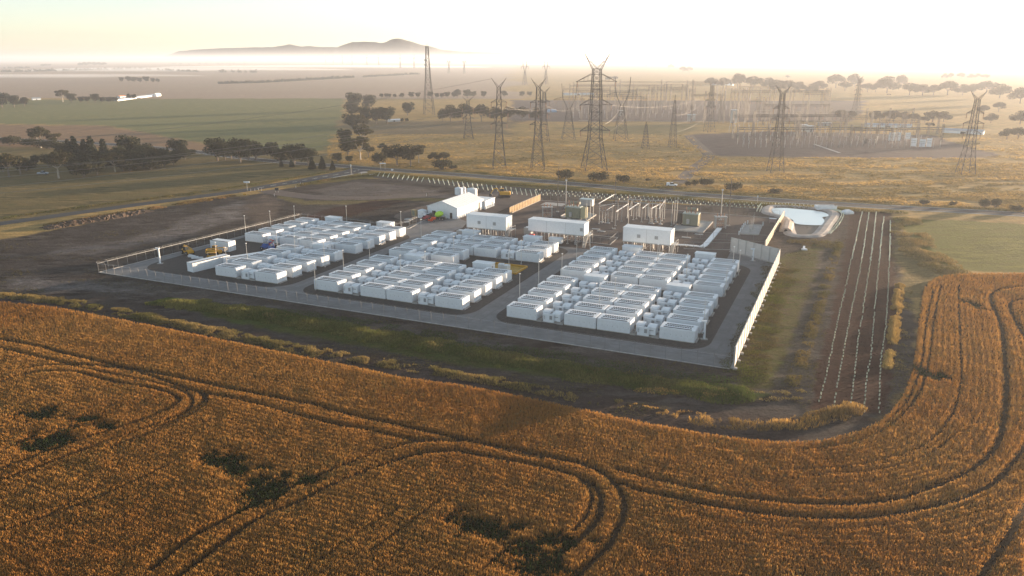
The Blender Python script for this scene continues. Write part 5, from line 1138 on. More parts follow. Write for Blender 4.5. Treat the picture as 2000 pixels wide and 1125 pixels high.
# ================================================================== LATTICE TOWERS
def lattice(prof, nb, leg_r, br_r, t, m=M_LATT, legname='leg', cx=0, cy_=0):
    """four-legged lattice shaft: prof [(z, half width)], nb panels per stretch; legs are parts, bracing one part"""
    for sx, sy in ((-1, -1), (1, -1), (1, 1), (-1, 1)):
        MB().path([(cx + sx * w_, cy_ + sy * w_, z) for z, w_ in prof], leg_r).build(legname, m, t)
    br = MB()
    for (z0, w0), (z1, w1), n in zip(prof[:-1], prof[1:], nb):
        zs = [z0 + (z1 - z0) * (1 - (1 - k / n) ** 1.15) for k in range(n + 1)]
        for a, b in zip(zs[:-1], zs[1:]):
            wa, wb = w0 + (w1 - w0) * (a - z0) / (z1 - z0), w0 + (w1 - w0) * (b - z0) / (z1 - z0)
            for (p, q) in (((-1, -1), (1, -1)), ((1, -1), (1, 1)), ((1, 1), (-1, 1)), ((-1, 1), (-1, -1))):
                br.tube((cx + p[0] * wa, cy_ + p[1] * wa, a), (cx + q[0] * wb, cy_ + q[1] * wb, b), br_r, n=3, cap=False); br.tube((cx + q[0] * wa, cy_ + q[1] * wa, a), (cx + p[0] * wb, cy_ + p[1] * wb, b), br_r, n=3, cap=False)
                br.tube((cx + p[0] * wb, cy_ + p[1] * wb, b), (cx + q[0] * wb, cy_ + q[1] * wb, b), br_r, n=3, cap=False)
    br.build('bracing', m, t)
def arm(t, z, half, w0, drop, r, m=M_LATT, ins=True, hump=0.0, r2=None):
    """one cross-arm on both sides with hanging insulator strings"""
    for s in (-1, 1):
        a = MB(); tip = (s * half, 0, z - drop * .2)
        for sy in (-1, 1): a.tube((s * w0, sy * w0, z), tip, r); a.tube((s * w0, sy * w0, z + drop + hump), tip, r)
        n = 4
        for k in range(1, n): f = k / n; x = s * (w0 + (half - w0) * f); a.tube((x, -w0 * (1 - f), z - drop * .2 * f), (x, w0 * (1 - f), z - drop * .2 * f), r * .6, n=3); a.tube((x, 0, z - drop * .2 * f), (x, 0, z + (drop + hump) * (1 - f)), r * .6, n=3)
        o = a.build('cross_arm', m, t)
        if ins: MB().tube((s * half * .93, 0, z - drop * .2), (s * half * .93, 0, z - drop * .2 - 2.6), r * 1.3, n=5).build('insulator_string', M_BROWN, o)
def horns(t, z, half, up, w0, r, m=M_LATT):
    for s in (-1, 1):
        a = MB(); tip = (s * half, 0, z + up)
        for sy in (-1, 1): a.tube((s * w0, sy * w0, z), tip, r); a.tube((-s * w0 * .3, sy * w0, z), (s * half * .55, sy * w0 * .4, z + up * .55), r * .7)
        for k in range(1, 4): f = k / 4; a.tube((s * (w0 + (half - w0) * f), -w0 * (1 - f), z + up * f), (s * (w0 + (half - w0) * f) * .8, w0 * (1 - f), z + up * f * .9), r * .6, n=3)
        a.build('earth_wire_horn', m, t)
def pylon(px, by, ty, label, kind='double', rz=0.0, thick=1.0, base=None):
    h = ZAT(px, by, ty); t = thing('pylon', label, 'pylon', G(px, by), rz, 'steel lattice pylons'); k = thick
    if kind == 'main':
        H0 = h * .865; b = base or 5.8
        lattice([(0, b), (h * .28, 3.1), (h * .56, 2.5), (H0, 1.9)], [3, 4, 5], .22 * k, .10 * k, t)
        for z, hw in ((h * .35, 8.0), (h * .57, 8.6), (h * .765, 10.5)): arm(t, z, hw, 2.4, 2.6, .14 * k, hump=.8 if z > h * .7 else 0)
        horns(t, H0 - .5, 6.4, h * .135, 1.9, .16 * k)
    elif kind == 'double':
        H0 = h * .90; b = base or 3.4
        lattice([(0, b), (h * .40, 1.7), (H0, .9)], [4, 7], .16 * k, .075 * k, t)
        for z, hw in ((h * .50, 4.4), (h * .62, 5.0), (h * .74, 4.2)): arm(t, z, hw, 1.2, 1.2, .11 * k)
        horns(t, H0, 3.8, h * .10, .9, .11 * k)
    elif kind == 'delta':
        b = base or 4.6; wz = h * .55
        lattice([(0, b), (wz, 1.2)], [5], .17 * k, .085 * k, t)
        for s in (-1, 1):
            a = MB()
            for sy in (-1, 1): a.path([(s * .8, sy * 1.0, wz), (s * 4.6, sy * .7, h * .74), (s * 5.4, sy * .3, h)], .15 * k)
            for q in range(6): f = q / 6; a.tube((s * (.8 + 3.8 * f), -1, wz + (h * .74 - wz) * f), (s * (.8 + 3.8 * (f + .16)), 1, wz + (h * .74 - wz) * (f + .16)), .08 * k, n=3)
            a.build('window_leg', M_LATT, t)
        bm_ = MB()
        for sy in (-.6, .6): bm_.tube((-11, 0, h * .72), (11, 0, h * .72), .12 * k); bm_.path([(-11, 0, h * .72), (-5, sy, h * .76), (5, sy, h * .76), (11, 0, h * .72)], .12 * k)
        for q in range(-9, 10, 2): bm_.tube((q, 0, h * .72), (q + 1, 0, h * .755), .07 * k, n=3)
        o = bm_.build('cross_beam', M_LATT, t)
        for q in (-9.5, 0, 9.5): MB().tube((q - 1.4, 0, h * .715), (q, 0, h * .64), .09 * k, n=4).tube((q + 1.4, 0, h * .715), (q, 0, h * .64), .09 * k, n=4).build('insulator_string', M_BROWN, o)
    elif kind == 'mast':
        b = base or 2.2; lattice([(0, b), (h * .9, .45)], [9], .13 * k, .06 * k, t); MB().path([(-.45, 0, h * .9), (0, 0, h), (.45, 0, h * .9)], .1 * k).build('peak', M_LATT, t)
        for z in (h * .45, h * .65): MB().tube((-1.6, 0, z), (1.6, 0, z), .12 * k).build('cross_arm', M_LATT, t)
    return t, h
PY = {}
for key, a in {
    'main': (1160, 332, 102, 'tallest lattice pylon, its horns against the sky', 'main', .12),
    'p1': (975, 328, 152, 'lattice pylon left of the tallest one, beside the dark tree group', 'double', .1),
    'p2': (1050, 330, 152, 'lattice pylon immediately left of the tallest one', 'double', .1),
    'p3': (1885, 340, 177, 'lattice pylon at the far right of the picture', 'double', -.1),
    'p4': (1514, 336, 166, 'lattice pylon in front of the right-hand switchgear', 'double', 0),
    'd1': (1110, 272, 163, 'wide-window pylon behind and left of the tallest one', 'delta', .05),
    'd2': (1212, 274, 150, 'wide-window pylon behind and right of the tallest one', 'delta', .05),
    'p5': (1671, 221, 148, 'hazy lattice pylon behind the right-hand switchgear', 'double', .2),
    'p6': (1385, 258, 157, 'lattice pylon in the middle of the switching station', 'double', .3),
    'm1': (1313, 288, 185, 'slim lattice mast with wires right of the tallest pylon', 'mast', .1),
    'm2': (1260, 290, 238, 'short stubby lattice mast with hanging cables', 'mast', .1),
    'p7': (915, 271, 189, 'faded lattice pylon among the trees left of centre', 'double', .15),
    'p8': (1062, 276, 170, 'thin lattice pylon half behind another, left of the tallest one', 'double', .2),
}.items():
    t_, h_ = pylon(*a, thick=1.0 if a[1] > 250 else 1.3); PY[key] = (t_, h_)
FARP = [(1025, 166, 117), (1066, 165, 117), (877, 143, 112), (907, 143, 112), (782, 133, 106), (809, 133, 106), (717, 129, 106), (740, 129, 106), (669, 126, 106), (688, 126, 106), (636, 124, 104), (651, 124, 104), (603, 121, 103), (617, 121, 103), (680, 123, 107), (1262, 130, 116), (545, 121, 106), (510, 120, 107)]
for i, (px, by, ty) in enumerate(sorted(FARP)):
    d = math.hypot(*G(px, by)); pylon(px, by, ty, 'tiny misty pylon on the horizon, %s from the left' % nth(i), 'delta', .6, thick=max(1.0, d / 900.0), base=4)
# ---- radio tower
def radio():
    h = ZAT(838, 224, 90); t = thing('radio_tower', 'tall lattice radio tower with dish antennas, in front of the hills', 'radio tower', G(838, 224), .3)
    lattice([(0, 5.2), (h * .55, 2.4), (h, 1.2)], [6, 8], .26, .12, t)
    for k, (z, s) in enumerate(((h * .80, -1), (h * .73, -1))): MB().tube((s * 1.5, -.9, z), (s * 2.6, -2.0, z), 1.5, 1.3, n=12).build('dish', M_GALV, t)
    MB().tube((0, 0, h), (0, 0, h + 2.5), .15).tube((1.0, 0, h), (1.0, 0, h + 1.5), .12).build('antenna', M_LATT, t)
    MB().box(-1.4, 1.4, -1.4, 1.4, h * .9, h * .9 + .25).build('platform', M_LATT, t)
radio()
# ---- wires
def wire(label, pts, sag, r, m=M_GALV, name='power_line'):
    mb = MB(); x0, y0, z0 = pts[0]
    for (a, b) in zip(pts[:-1], pts[1:]):
        a, b = Vector(a), Vector(b); n = 18; P = []
        for k in range(n + 1): f = k / n; p = a.lerp(b, f); p.z -= sag * 4 * f * (1 - f); P.append((p.x - x0, p.y - y0, p.z - z0))
        mb.path(P, r, n=3)
    o = mb.build(name, m); o.location = (x0, y0, z0); tag(o, label, 'power line')
def at(key, dx, fz):
    t_, h_ = PY[key]; a = t_.rotation_euler.z; return (t_.location.x + dx * math.cos(a), t_.location.y + dx * math.sin(a), h_ * fz)
LW = mat('weathered_conductor', (.22, .21, .20), .6, 0)
def lpt(px, py, Y): # a far-left support outside the picture
    d = ((px - 1000) / FPX, math.cos(PITCH) - (py - CY) / FPX * math.sin(PITCH), -math.sin(PITCH) - (py - CY) / FPX * math.cos(PITCH)); k = Y / d[1]; return (d[0] * k, Y, H + d[2] * k)
for i, (k1, dx, fz, px, py, Y) in enumerate([('p1', -4.0, .70, -260, 352, 300), ('p1', 4.0, .70, -260, 366, 285), ('p1', -4.6, .58, -260, 338, 310), ('p2', -4.0, .70, -260, 388, 262), ('p2', -4.6, .58, -260, 398, 258), ('p1', -3.6, .99, -260, 300, 330)]):
    wire('%s of the pale wires sweeping from the left pylons over the tree belt' % ['lowest-starting', 'second', 'third', 'fourth', 'fifth', 'topmost'][i], [at(k1, dx, fz), lpt(px, py, Y)], 5.0, .065, LW)
for i, (a, b) in enumerate([(at('p1', 4, .7), at('d1', -9, .66)), (at('p1', -4, .7), at('d1', -9, .70)), (at('p2', 4, .7), at('d1', 9, .66)), (at('main', -7.5, .34), at('p2', 4.5, .6)), (at('main', 7.5, .34), at('d2', 9, .66)), (at('main', 8, .56), at('p6', -4, .7)), (at('m1', 1, .62), at('p6', -3, .7)), (at('m1', 1, .45), at('p6', -3, .58)), (at('m1', 1, .3), at('p6', 3, .48)), (at('p4', 4, .72), at('p3', -4, .72)), (at('p4', 4, .6), at('p3', -4, .6)), (at('p4', -4, .72), at('p6', 4, .72)), (at('main', 9.5, .75), at('p4', -4, .9)), (at('p5', 3, .7), at('p3', 3, .74))]):
    wire('slack %s wire between the station pylons, %s counted from the left' % ('pale' if i % 2 else 'grey', nth(i)), [a, b], 4.0, .035, LW)
wire('heavy pale cable drooping from the tallest pylon to the wide-window pylon behind', [at('main', 5, .40), at('d2', 2, .66)], 3.0, .07, LW)
# ================================================================== SWITCHING STATION IN THE HAZE
def gantry(label, xs, by, ty, beam=True, lat=1.2, grp='steel gantries of the switching station'):
    x0, y0 = G(xs[0], by); h = ZAT(xs[0], by, ty); t = thing('gantry', label, 'gantry', (x0, y0), group=grp); X = []
    for px in xs:
        x, y = G(px, by); X.append(x - x0); c = MB(); w_ = lat / 2
        for sx in (-w_, w_):
            for sy in (-w_, w_): c.tube((x - x0 + sx, sy, 0), (x - x0 + sx * .8, sy * .8, h + 3), .17, n=3)
        n = 7
        for k in range(n):
            z0, z1 = h * k / n, h * (k + 1) / n; s = 1 if k % 2 else -1
            c.tube((x - x0 - w_ * s, -w_, z0), (x - x0 + w_ * s, -w_, z1), .08, n=3, cap=False); c.tube((x - x0 - w_ * s, w_, z0), (x - x0 + w_ * s, w_, z1), .08, n=3, cap=False)
        c.build('column', M_LATT, t)
    if beam:
        b = MB(); a, e = X[0], X[-1]
        for z in (h - .9, h + .4): b.tube((a, -.5, z), (e, -.5, z), .16, n=3); b.tube((a, .5, z), (e, .5, z), .16, n=3)
        n = max(6, int(abs(e - a) / 2.2))
        for k in range(n): b.tube((a + (e - a) * k / n, -.5, h - .9 if k % 2 else h + .4), (a + (e - a) * (k + 1) / n, -.5, h + .4 if k % 2 else h - .9), .07, n=3)
        o = b.build('beam', M_LATT, t)
        for k in range(len(X) * 2 - 1): f = (k + .5) / (len(X) * 2 - 1); MB().tube((a + (e - a) * f, 0, h - .9), (a + (e - a) * f, 0, h - 3.4), .14, n=5).build('insulator_string', M_BROWN, o)
GN = [([1118, 1160, 1202, 1242], 226, 178), ([1112, 1165, 1235, 1296], 212, 168), ([1225, 1272, 1345, 1355], 216, 176), ([1210, 1290, 1350, 1410], 205, 160), ([1340, 1352, 1398, 1410], 205, 162), ([1120, 1200, 1300, 1400, 1416], 200, 165), ([1440, 1455, 1480, 1508], 240, 178), ([1455, 1500, 1540, 1612], 232, 178), ([1540, 1548, 1610, 1617], 225, 177), ([1470, 1555, 1590, 1640], 262, 225), ([1552, 1600, 1650, 1700], 255, 226), ([1640, 1700, 1760, 1830], 262, 230), ([1430, 1470, 1500, 1556], 272, 226), ([1715, 1728, 1765, 1790], 270, 236), ([1440, 1500, 1560, 1620, 1680], 278, 250), ([1135, 1150, 1185, 1250], 233, 186), ([1265, 1275, 1282, 1340], 222, 172), ([1440, 1462, 1520, 1530], 222, 170), ([1490, 1530, 1575, 1615], 245, 205), ([1620, 1690, 1735, 1780], 248, 218), ([1350, 1375, 1405, 1412], 240, 185), ([1100, 1128, 1175, 1190], 218, 174), ([1215, 1222, 1255, 1262], 236, 190), ([1300, 1308, 1330, 1338], 214, 170), ([1425, 1433, 1447, 1452], 228, 178), ([1460, 1476, 1488, 1495], 236, 196), ([1565, 1575, 1600, 1606], 238, 182), ([1520, 1560, 1600, 1650], 268, 238), ([1660, 1690, 1710, 1740], 280, 252), ([1750, 1790, 1810, 1838], 278, 250)]
for i, (xs, by, ty) in enumerate(GN): gantry('hazy station gantry, %s' % ['front one left of the tallest pylon', 'second row behind the tallest pylon', 'short one right of the tallest pylon', 'far row right of centre', 'narrow tall pair right of centre', 'farthest long one', 'tall one at left of right-hand yard', 'long high one over the right-hand yard', 'far right high pair', 'low row in the right-hand yard', 'low row behind it', 'rightmost low row', 'near row at left of right-hand yard', 'narrow one near the white screens', 'nearest low row by the dark gravel', 'close-set one just left of the tallest pylon', 'close-set trio right of the tallest pylon', 'high thin one behind the pylon in the right yard', 'middle one of the right yard', 'low far one behind the white screens', 'slim one left of the dark gravel corner', 'faint one behind the wide-window pylon on the left', 'near pair of columns right of the tallest pylon', 'far slim pair right of the tallest pylon', 'close-set one at the left edge of right yard', 'short-span one beside the right yard pylon', 'high slim pair right of the right yard pylon', 'low near one right of the right yard pylon', 'low near one left of the white screens', 'low near one among the white screens'][i], xs, by, ty)
eqm = {}
def eq_mesh(kind):
    if kind not in eqm:
        a = MB(); h = [4.2, 5.2, 3.4][kind]; a.tube((0, 0, 0), (0, 0, h * .55), .14, n=4)
        for k in range(5): a.lathe([(.24, h * (.55 + .09 * k)), (.1, h * (.6 + .09 * k))], 6)
        if kind == 1: a.tube((-.9, 0, h), (.9, 0, h), .08, n=4)
        eqm[kind] = (a.mesh('post', M_GALV), MB().lathe([(.3, h * 1.0 + .02), (.3, h + .2)], 6).mesh('cap_ring', M_GREY))
    return eqm[kind]
random.seed(21)
k_ = 0
for row, (y, xa, xb, n) in enumerate([(248, 1425, 1560, 16), (258, 1425, 1640, 24), (266, 1430, 1760, 30), (274, 1440, 1800, 34), (282, 1440, 1830, 34), (288, 1450, 1835, 34), (222, 1130, 1400, 22), (230, 1120, 1330, 18), (214, 1180, 1420, 16)]):
    for k in range(n):
        if random.random() < .12: continue
        px = xa + (xb - xa) * k / (n - 1) + random.uniform(-1.5, 1.5); kd = random.choice((0, 0, 1, 2)); pm_, cm_ = eq_mesh(kd)
        stamp([('post', pm_), ('cap_ring', cm_)], 'insulator_post', 'grey insulator post, %s from left in %s row of station posts' % (nth(k), ['the back', 'the second', 'the third', 'the fourth', 'the fifth', 'the nearest', 'the left yard front', 'the left yard nearest', 'the left yard back'][row]), 'insulator post', G(px, y + random.uniform(-.7, .7)), random.uniform(-.1, .1), 'insulator posts of the switching station')
        k_ += 1
for i, (px, by, ty, wp) in enumerate([(1740, 275, 259, 8), (1752, 275, 258, 8), (1772, 272, 259, 7), (1783, 286, 270, 8), (1800, 287, 272, 8), (1813, 287, 270, 7)]):
    x, y = G(px, by); s = math.hypot(x, y) / FPX; h = ZAT(px, by, ty); w_ = wp * s
    simple('fire_screen', 'pale blast screen in the right-hand switchgear, %s from the left' % ORD[i], 'screen', MB().box(-w_ / 2, w_ / 2, -.15, .15, .1, h), M_WHITE2, (x, y), RZ * .6, parts=[('frame', MB().box(w_ / 2 + .002, w_ / 2 + .3, -.3, .3, 0, h + .1), M_WHITE), ('shelf', MB().box(-w_ / 2, w_ / 2, -.3, -.152, h * .45, h * .5), M_GREY), ('shelf', MB().box(-w_ / 2, w_ / 2, -.3, -.152, h * .7, h * .75), M_GREY)])
for i, (px, by, ty, wp) in enumerate([(1568, 256, 244, 13), (1582, 258, 246, 10), (1610, 246, 240, 22), (1432, 240, 215, 10), (1213, 226, 216, 8), (1350, 236, 224, 14), (1030, 222, 217, 0)]):
    if not wp: continue
    x, y = G(px, by); s = math.hypot(x, y) / FPX; h = ZAT(px, by, ty); w_ = wp * s
    simple('station_building', ['white box transformer housing in the right-hand yard, larger', 'white box transformer housing in the right-hand yard, smaller', 'low station hut with pale flat roof in the right yard', 'tall grey transformer at the left of the right yard', 'small pale hut behind the tallest pylon', 'pale blue transformer below the drooping wires'][i], 'building', MB().box(-w_ / 2, w_ / 2, -1.5, 1.5, 0, h), M_GALV, (x, y), .1, parts=[('roof', MB().bevbox(-w_ / 2 - .3, w_ / 2 + .3, -1.8, 1.8, h + .002, h + .35, .1), M_WHITE), ('door', MB().box(-.5, .5, -1.56, -1.502, 0, min(2.2, h * .7)), M_DARK)], base='wall')
for i, (a, b, z) in enumerate([((1590, 282), (1640, 299), .15), ((1130, 236), (1400, 238), .3), ((1650, 250), (1830, 254), 2.0)]):
    ribbon(['station_path', 'station_kerb', 'station_wall_cap'][i], GP([a, b]), [2.0, 1.6, 1.2][i], z, M_CONC)
simple('blue_tarpaulin', 'pale blue covered stack beside the switching station', 'covered stack', MB().bevbox(-5, 5, -2, 2, 0, 3.0, 1.0), mat('pale_blue_tarp', (.30, .42, .58), .6), G(1078, 219), .1, parts=[('strap', MB().box(-1.2, -.9, -2.05, 2.05, 0, 3.06), M_GREY)])
# ================================================================== TREES
def leaves(centers, rad, n, size, seed, col, col2, bottom=.25):
    """leaf clumps spread through lobes; returns verts, tris, colours"""
    r = np.random.default_rng(seed); cs = np.array(centers, float); ra = np.array(rad, float)
    wgt = ra[:, 0] * ra[:, 1] * ra[:, 2]; wgt = wgt ** .7 / (wgt ** .7).sum()
    k = r.choice(len(cs), n, p=wgt); d = r.normal(0, 1, (n, 3)); d /= np.linalg.norm(d, axis=1)[:, None]
    rr = r.random(n) ** .35; p = cs[k] + d * ra[k] * rr[:, None]
    # clumpiness: pull leaves to twig ends
    tw = p[r.integers(0, n, n // 14)]; j = r.integers(0, len(tw), n)
    near = np.linalg.norm(tw[j] - p, axis=1) < .5 * ra[k].min(1); p[near] = p[near] * .55 + tw[j][near] * .45 + r.normal(0, size * .4, (near.sum(), 3))
    a = r.normal(0, 1, (n, 3)); b = r.normal(0, 1, (n, 3)); a /= np.linalg.norm(a, axis=1)[:, None]; b -= (b * a).sum(1)[:, None] * a; b /= np.linalg.norm(b, axis=1)[:, None]
    s = size * (.6 + .8 * r.random((n, 1)))
    v = np.empty((n, 4, 3)); v[:, 0] = p - a * s; v[:, 1] = p + b * s * .6; v[:, 2] = p + a * s; v[:, 3] = p - b * s * .6
    t = np.arange(n)[:, None] * 4; tr = np.concatenate([t + np.array([[0, 1, 2]]), t + np.array([[0, 2, 3]])])
    q = r.random((n, 1)); c = (np.array(col) * q + np.array(col2) * (1 - q)) * (.7 + .6 * r.random((n, 1)))
    return v.reshape(-1, 3), tr, np.repeat(c[:, None, :], 4, 1).reshape(-1, 3)
M_LEAF = plantmat('tree_leaves', .18, .75); M_BARK = mat('grey_bark', (.22, .18, .15), .9, var=.3, vscale=6); M_PALEBARK = mat('pale_gum_bark', (.52, .45, .38), .8, var=.3, vscale=5)
TREES = {}
def proto(kind, v):
    key = (kind, v)
    if key in TREES: return TREES[key]
    r = random.Random(hash((len(kind), v, 5)) & 0xffff); C_, R_ = [], []; tb = MB()
    if kind == 'gum':       # open crown on forking limbs
        top = Vector((0, 0, .34)); tb.tube((0, 0, 0), top, .028, .02, n=7)
        for k in range(6 + v):
            a = k * 2.4 + v; q = .16 + .12 * r.random(); e = Vector((q * math.cos(a), q * math.sin(a), .55 + .30 * r.random())); mid = top.lerp(e, .5) + Vector((0, 0, -.03)); tb.tube(top, mid, .014, .010, n=5); tb.tube(mid, e, .010, .004, n=4)
            C_.append(e); R_.append((.14 + .06 * r.random(), .14 + .06 * r.random(), .10 + .05 * r.random()))
        C_.append((0.02, 0, .84)); R_.append((.17, .17, .12)); n, sz, col, c2 = 2000, .028, (.045, .050, .022), (.072, .055, .026)
    elif kind == 'round':   # dense round crown to near the ground
        tb.tube((0, 0, 0), (0, 0, .5), .03, .015, n=6)
        for k in range(4): a = k * 1.57 + v; tb.tube((0, 0, .15), (.2 * math.cos(a), .2 * math.sin(a), .45), .014, .006, n=4)
        for k in range(9): a = k * 2.4 + v; q = .17 * r.random() + .08; C_.append((q * math.cos(a), q * math.sin(a), .34 + .42 * r.random())); R_.append((.19, .19, .17))
        C_.append((0, 0, .5)); R_.append((.26, .26, .36)); n, sz, col, c2 = 2300, .032, (.024, .032, .015), (.042, .040, .019)
    elif kind == 'conifer':
        tb.tube((0, 0, 0), (0, 0, .95), .025, .004, n=6)
        for k in range(11): z = .10 + k * .078; q = .24 * (1 - .86 * k / 11); C_.append((r.uniform(-.02, .02), r.uniform(-.02, .02), z)); R_.append((q, q, .062))
        for k in range(5): a = k * 1.26; tb.tube((0, 0, .12 + .1 * k), (.16 * math.cos(a), .16 * math.sin(a), .10 + .1 * k), .008, .003, n=4)
        n, sz, col, c2 = 2300, .028, (.016, .023, .013), (.026, .032, .016)
    elif kind == 'umbrella':  # flat spreading crown
        top = Vector((0, 0, .26)); tb.tube((0, 0, 0), top, .03, .024, n=7)
        for k in range(7): a = k * .9 + v; q = .25 + .15 * r.random(); e = Vector((q * math.cos(a), q * math.sin(a), .36 + .36 * r.random())); tb.tube(top, e, .015, .006, n=4); C_.append(e); R_.append((.2, .2, .19))
        C_.append((0, 0, .72)); R_.append((.30, .30, .24)); n, sz, col, c2 = 2200, .034, (.036, .036, .018), (.056, .046, .022)
    elif kind == 'bush':
        for k in range(5): a = k * 1.26; tb.tube((0, 0, 0), (.25 * math.cos(a), .25 * math.sin(a), .5), .03, .012, n=4)
        for k in range(8): a = k * 2.4 + v; q = .45 * r.random() + .1; C_.append((q * math.cos(a), q * math.sin(a), .40 + .25 * r.random())); R_.append((.36, .36, .33))
        n, sz, col, c2 = 1500, .055, (.030, .034, .016), (.048, .042, .02)
    lv = leaves(C_, R_, n, sz, 900 + v * 7 + len(kind), col, c2); lv[0][:, 2] = np.maximum(lv[0][:, 2], .02)
    crown = fastmesh('crown', *lv[:2], M_LEAF, lv[2]); trunk = tb.mesh('trunk', M_PALEBARK if (kind == 'gum' and v % 2 == 0) else M_BARK)
    TREES[key] = [('trunk', trunk), ('crown', crown)]
    return TREES[key]
TL = []   # (px, base y, top y, width px, kind, group)
def T(grp, kind, items):
    for it in items: TL.append((*it, kind, grp))
T('tree belt at the left', 'bush', [(20, 284, 264, 40), (60, 286, 268, 42), (98, 291, 270, 44), (295, 331, 306, 52), (370, 303, 289, 24), (52, 334, 311, 34), (165, 346, 312, 40), (255, 334, 310, 40)])
T('tree belt at the left', 'gum', [(80, 289, 245, 32), (108, 287, 259, 24), (18, 346, 297, 44), (115, 348, 294, 62), (225, 336, 296, 56), (40, 340, 302, 30)])
T('tree belt at the left', 'round', [(255, 314, 257, 58), (238, 322, 280, 44), (290, 319, 282, 46), (316, 318, 284, 42), (350, 306, 266, 38), (332, 316, 288, 46), (190, 342, 304, 42), (128, 312, 274, 44), (310, 327, 299, 46), (272, 328, 290, 44)])
T('tree belt at the left', 'round', [(95, 326, 296, 40), (70, 322, 300, 34), (140, 336, 300, 40), (205, 330, 292, 40), (240, 334, 300, 38), (340, 322, 296, 36), (362, 312, 288, 26), (285, 316, 276, 36), (180, 332, 294, 40), (6, 336, 300, 30)])
T('tree belt at the left', 'conifer', [(138, 318, 268, 36), (150, 322, 261, 44), (182, 322, 262, 46), (207, 324, 267, 46), (168, 318, 268, 40)])
T('tree row behind the side road', 'round', [(425, 314, 261, 38), (470, 318, 262, 38), (452, 310, 272, 24), (500, 313, 269, 32), (530, 311, 272, 30), (547, 319, 285, 30), (575, 320, 274, 46), (602, 322, 284, 36), (440, 312, 276, 26), (485, 314, 275, 26)])
T('tree row behind the side road', 'conifer', [(610, 331, 304, 22), (630, 331, 303, 18), (650, 333, 312, 16), (570, 327, 308, 20), (550, 326, 310, 16)])
T('trees lining the field boundary', 'round', [(693, 216, 175, 32), (689, 228, 194, 36), (722, 214, 182, 30), (688, 252, 217, 40), (675, 287, 246, 26), (680, 302, 266, 32), (660, 317, 295, 30), (682, 318, 302, 20)])
T('trees lining the field boundary', 'gum', [(707, 258, 222, 32), (711, 287, 240, 30), (704, 312, 264, 32), (720, 308, 282, 22), (748, 300, 278, 16), (818, 318, 281, 20)])
T('pines by the white roof', 'round', [(713, 241, 203, 22), (735, 241, 204, 28), (756, 241, 204, 30), (796, 225, 197, 26), (790, 238, 229, 18)])
T('spreading trees beside the junction', 'umbrella', [(776, 324, 279, 50), (802, 325, 279, 46), (858, 316, 294, 38)])
T('spreading trees beside the junction', 'bush', [(740, 320, 295, 34), (862, 332, 309, 44), (885, 330, 322, 24)])
T('distant tree row behind the radio tower', 'round', [(750, 191, 180, 18), (766, 191, 181, 20), (785, 191, 180, 14), (803, 191, 178, 14), (816, 191, 179, 14), (840, 190, 177, 20), (858, 191, 179, 20), (880, 191, 177, 25), (903, 191, 171, 40), (925, 190, 177, 18), (945, 190, 176, 12), (985, 189, 175, 14), (1020, 189, 177, 12), (1035, 188, 177, 12)])
T('dark trees left of the pylons', 'umbrella', [(880, 239, 202, 34), (906, 241, 199, 36), (940, 238, 201, 30), (966, 239, 205, 26), (992, 238, 206, 26), (1020, 238, 206, 26), (1046, 236, 208, 22), (865, 238, 210, 20)])
T('roadside bushes', 'bush', [(1105, 350, 329, 36), (1172, 355, 334, 45), (1218, 357, 339, 32), (1265, 354, 347, 12), (1375, 363, 347, 26), (1386, 362, 347, 16), (1356, 363, 350, 15), (1343, 364, 353, 14), (1432, 373, 354, 34), (1512, 378, 367, 26), (1803, 400, 389, 18), (1860, 402, 392, 14), (1922, 405, 387, 22), (1943, 406, 386, 20), (1985, 413, 400, 24)])
T('misty trees on the right', 'umbrella', [(1388, 171, 150, 22), (1412, 172, 150, 26), (1440, 173, 141, 24), (1470, 176, 147, 34), (1500, 174, 150, 26), (1527, 181, 152, 46), (1560, 180, 158, 32), (1600, 178, 156, 32), (1632, 172, 143, 32), (1668, 170, 142, 24), (1702, 180, 160, 32), (1732, 182, 147, 52), (1760, 172, 144, 18), (1776, 186, 160, 32), (1812, 186, 162, 42), (1850, 186, 156, 42), (1890, 186, 160, 42), (1926, 182, 156, 32), (1952, 192, 162, 42), (1992, 202, 168, 42), (1650, 178, 158, 26), (1585, 182, 162, 26)])
T('trees behind the right-hand switchgear', 'umbrella', [(1640, 232, 213, 22), (1662, 234, 216, 26), (1724, 236, 213, 54), (1745, 238, 214, 26), (1766, 236, 217, 24), (1786, 238, 220, 22), (1832, 238, 213, 42), (1806, 240, 226, 18), (1816, 248, 238, 16), (1920, 222, 204, 28), (1950, 218, 198, 26), (1992, 243, 214, 32), (1966, 272, 249, 22), (1988, 272, 247, 26), (1935, 240, 220, 24), (1736, 186, 183, 8)])
T('farm trees far left', 'round', [(4, 210, 177, 32), (28, 209, 182, 32), (48, 207, 187, 22), (140, 200, 180, 26), (165, 200, 185, 26), (186, 200, 181, 26), (207, 200, 186, 26), (224, 198, 188, 16), (252, 194, 181, 6), (262, 194, 183, 10), (238, 160, 149, 16), (252, 160, 147, 20), (268, 161, 148, 22), (286, 161, 147, 20), (304, 161, 151, 18)])
T('farm trees far left', 'gum', [(123, 199, 174, 34)])
T('lone misty trees in the far fields', 'umbrella', [(1195, 158, 147, 26), (1310, 134, 124, 14), (1340, 142, 128, 24), (1538, 153, 146, 10), (1545, 127, 120, 36), (1845, 155, 142, 10), (1856, 155, 141, 10), (1875, 155, 141, 14), (1895, 155, 143, 10), (1908, 155, 142, 10), (1923, 156, 144, 12), (1270, 125, 117, 30), (1300, 125, 116, 26), (1420, 128, 121, 14), (180, 129, 120, 56), (90, 130, 124, 20)])
_TL = []
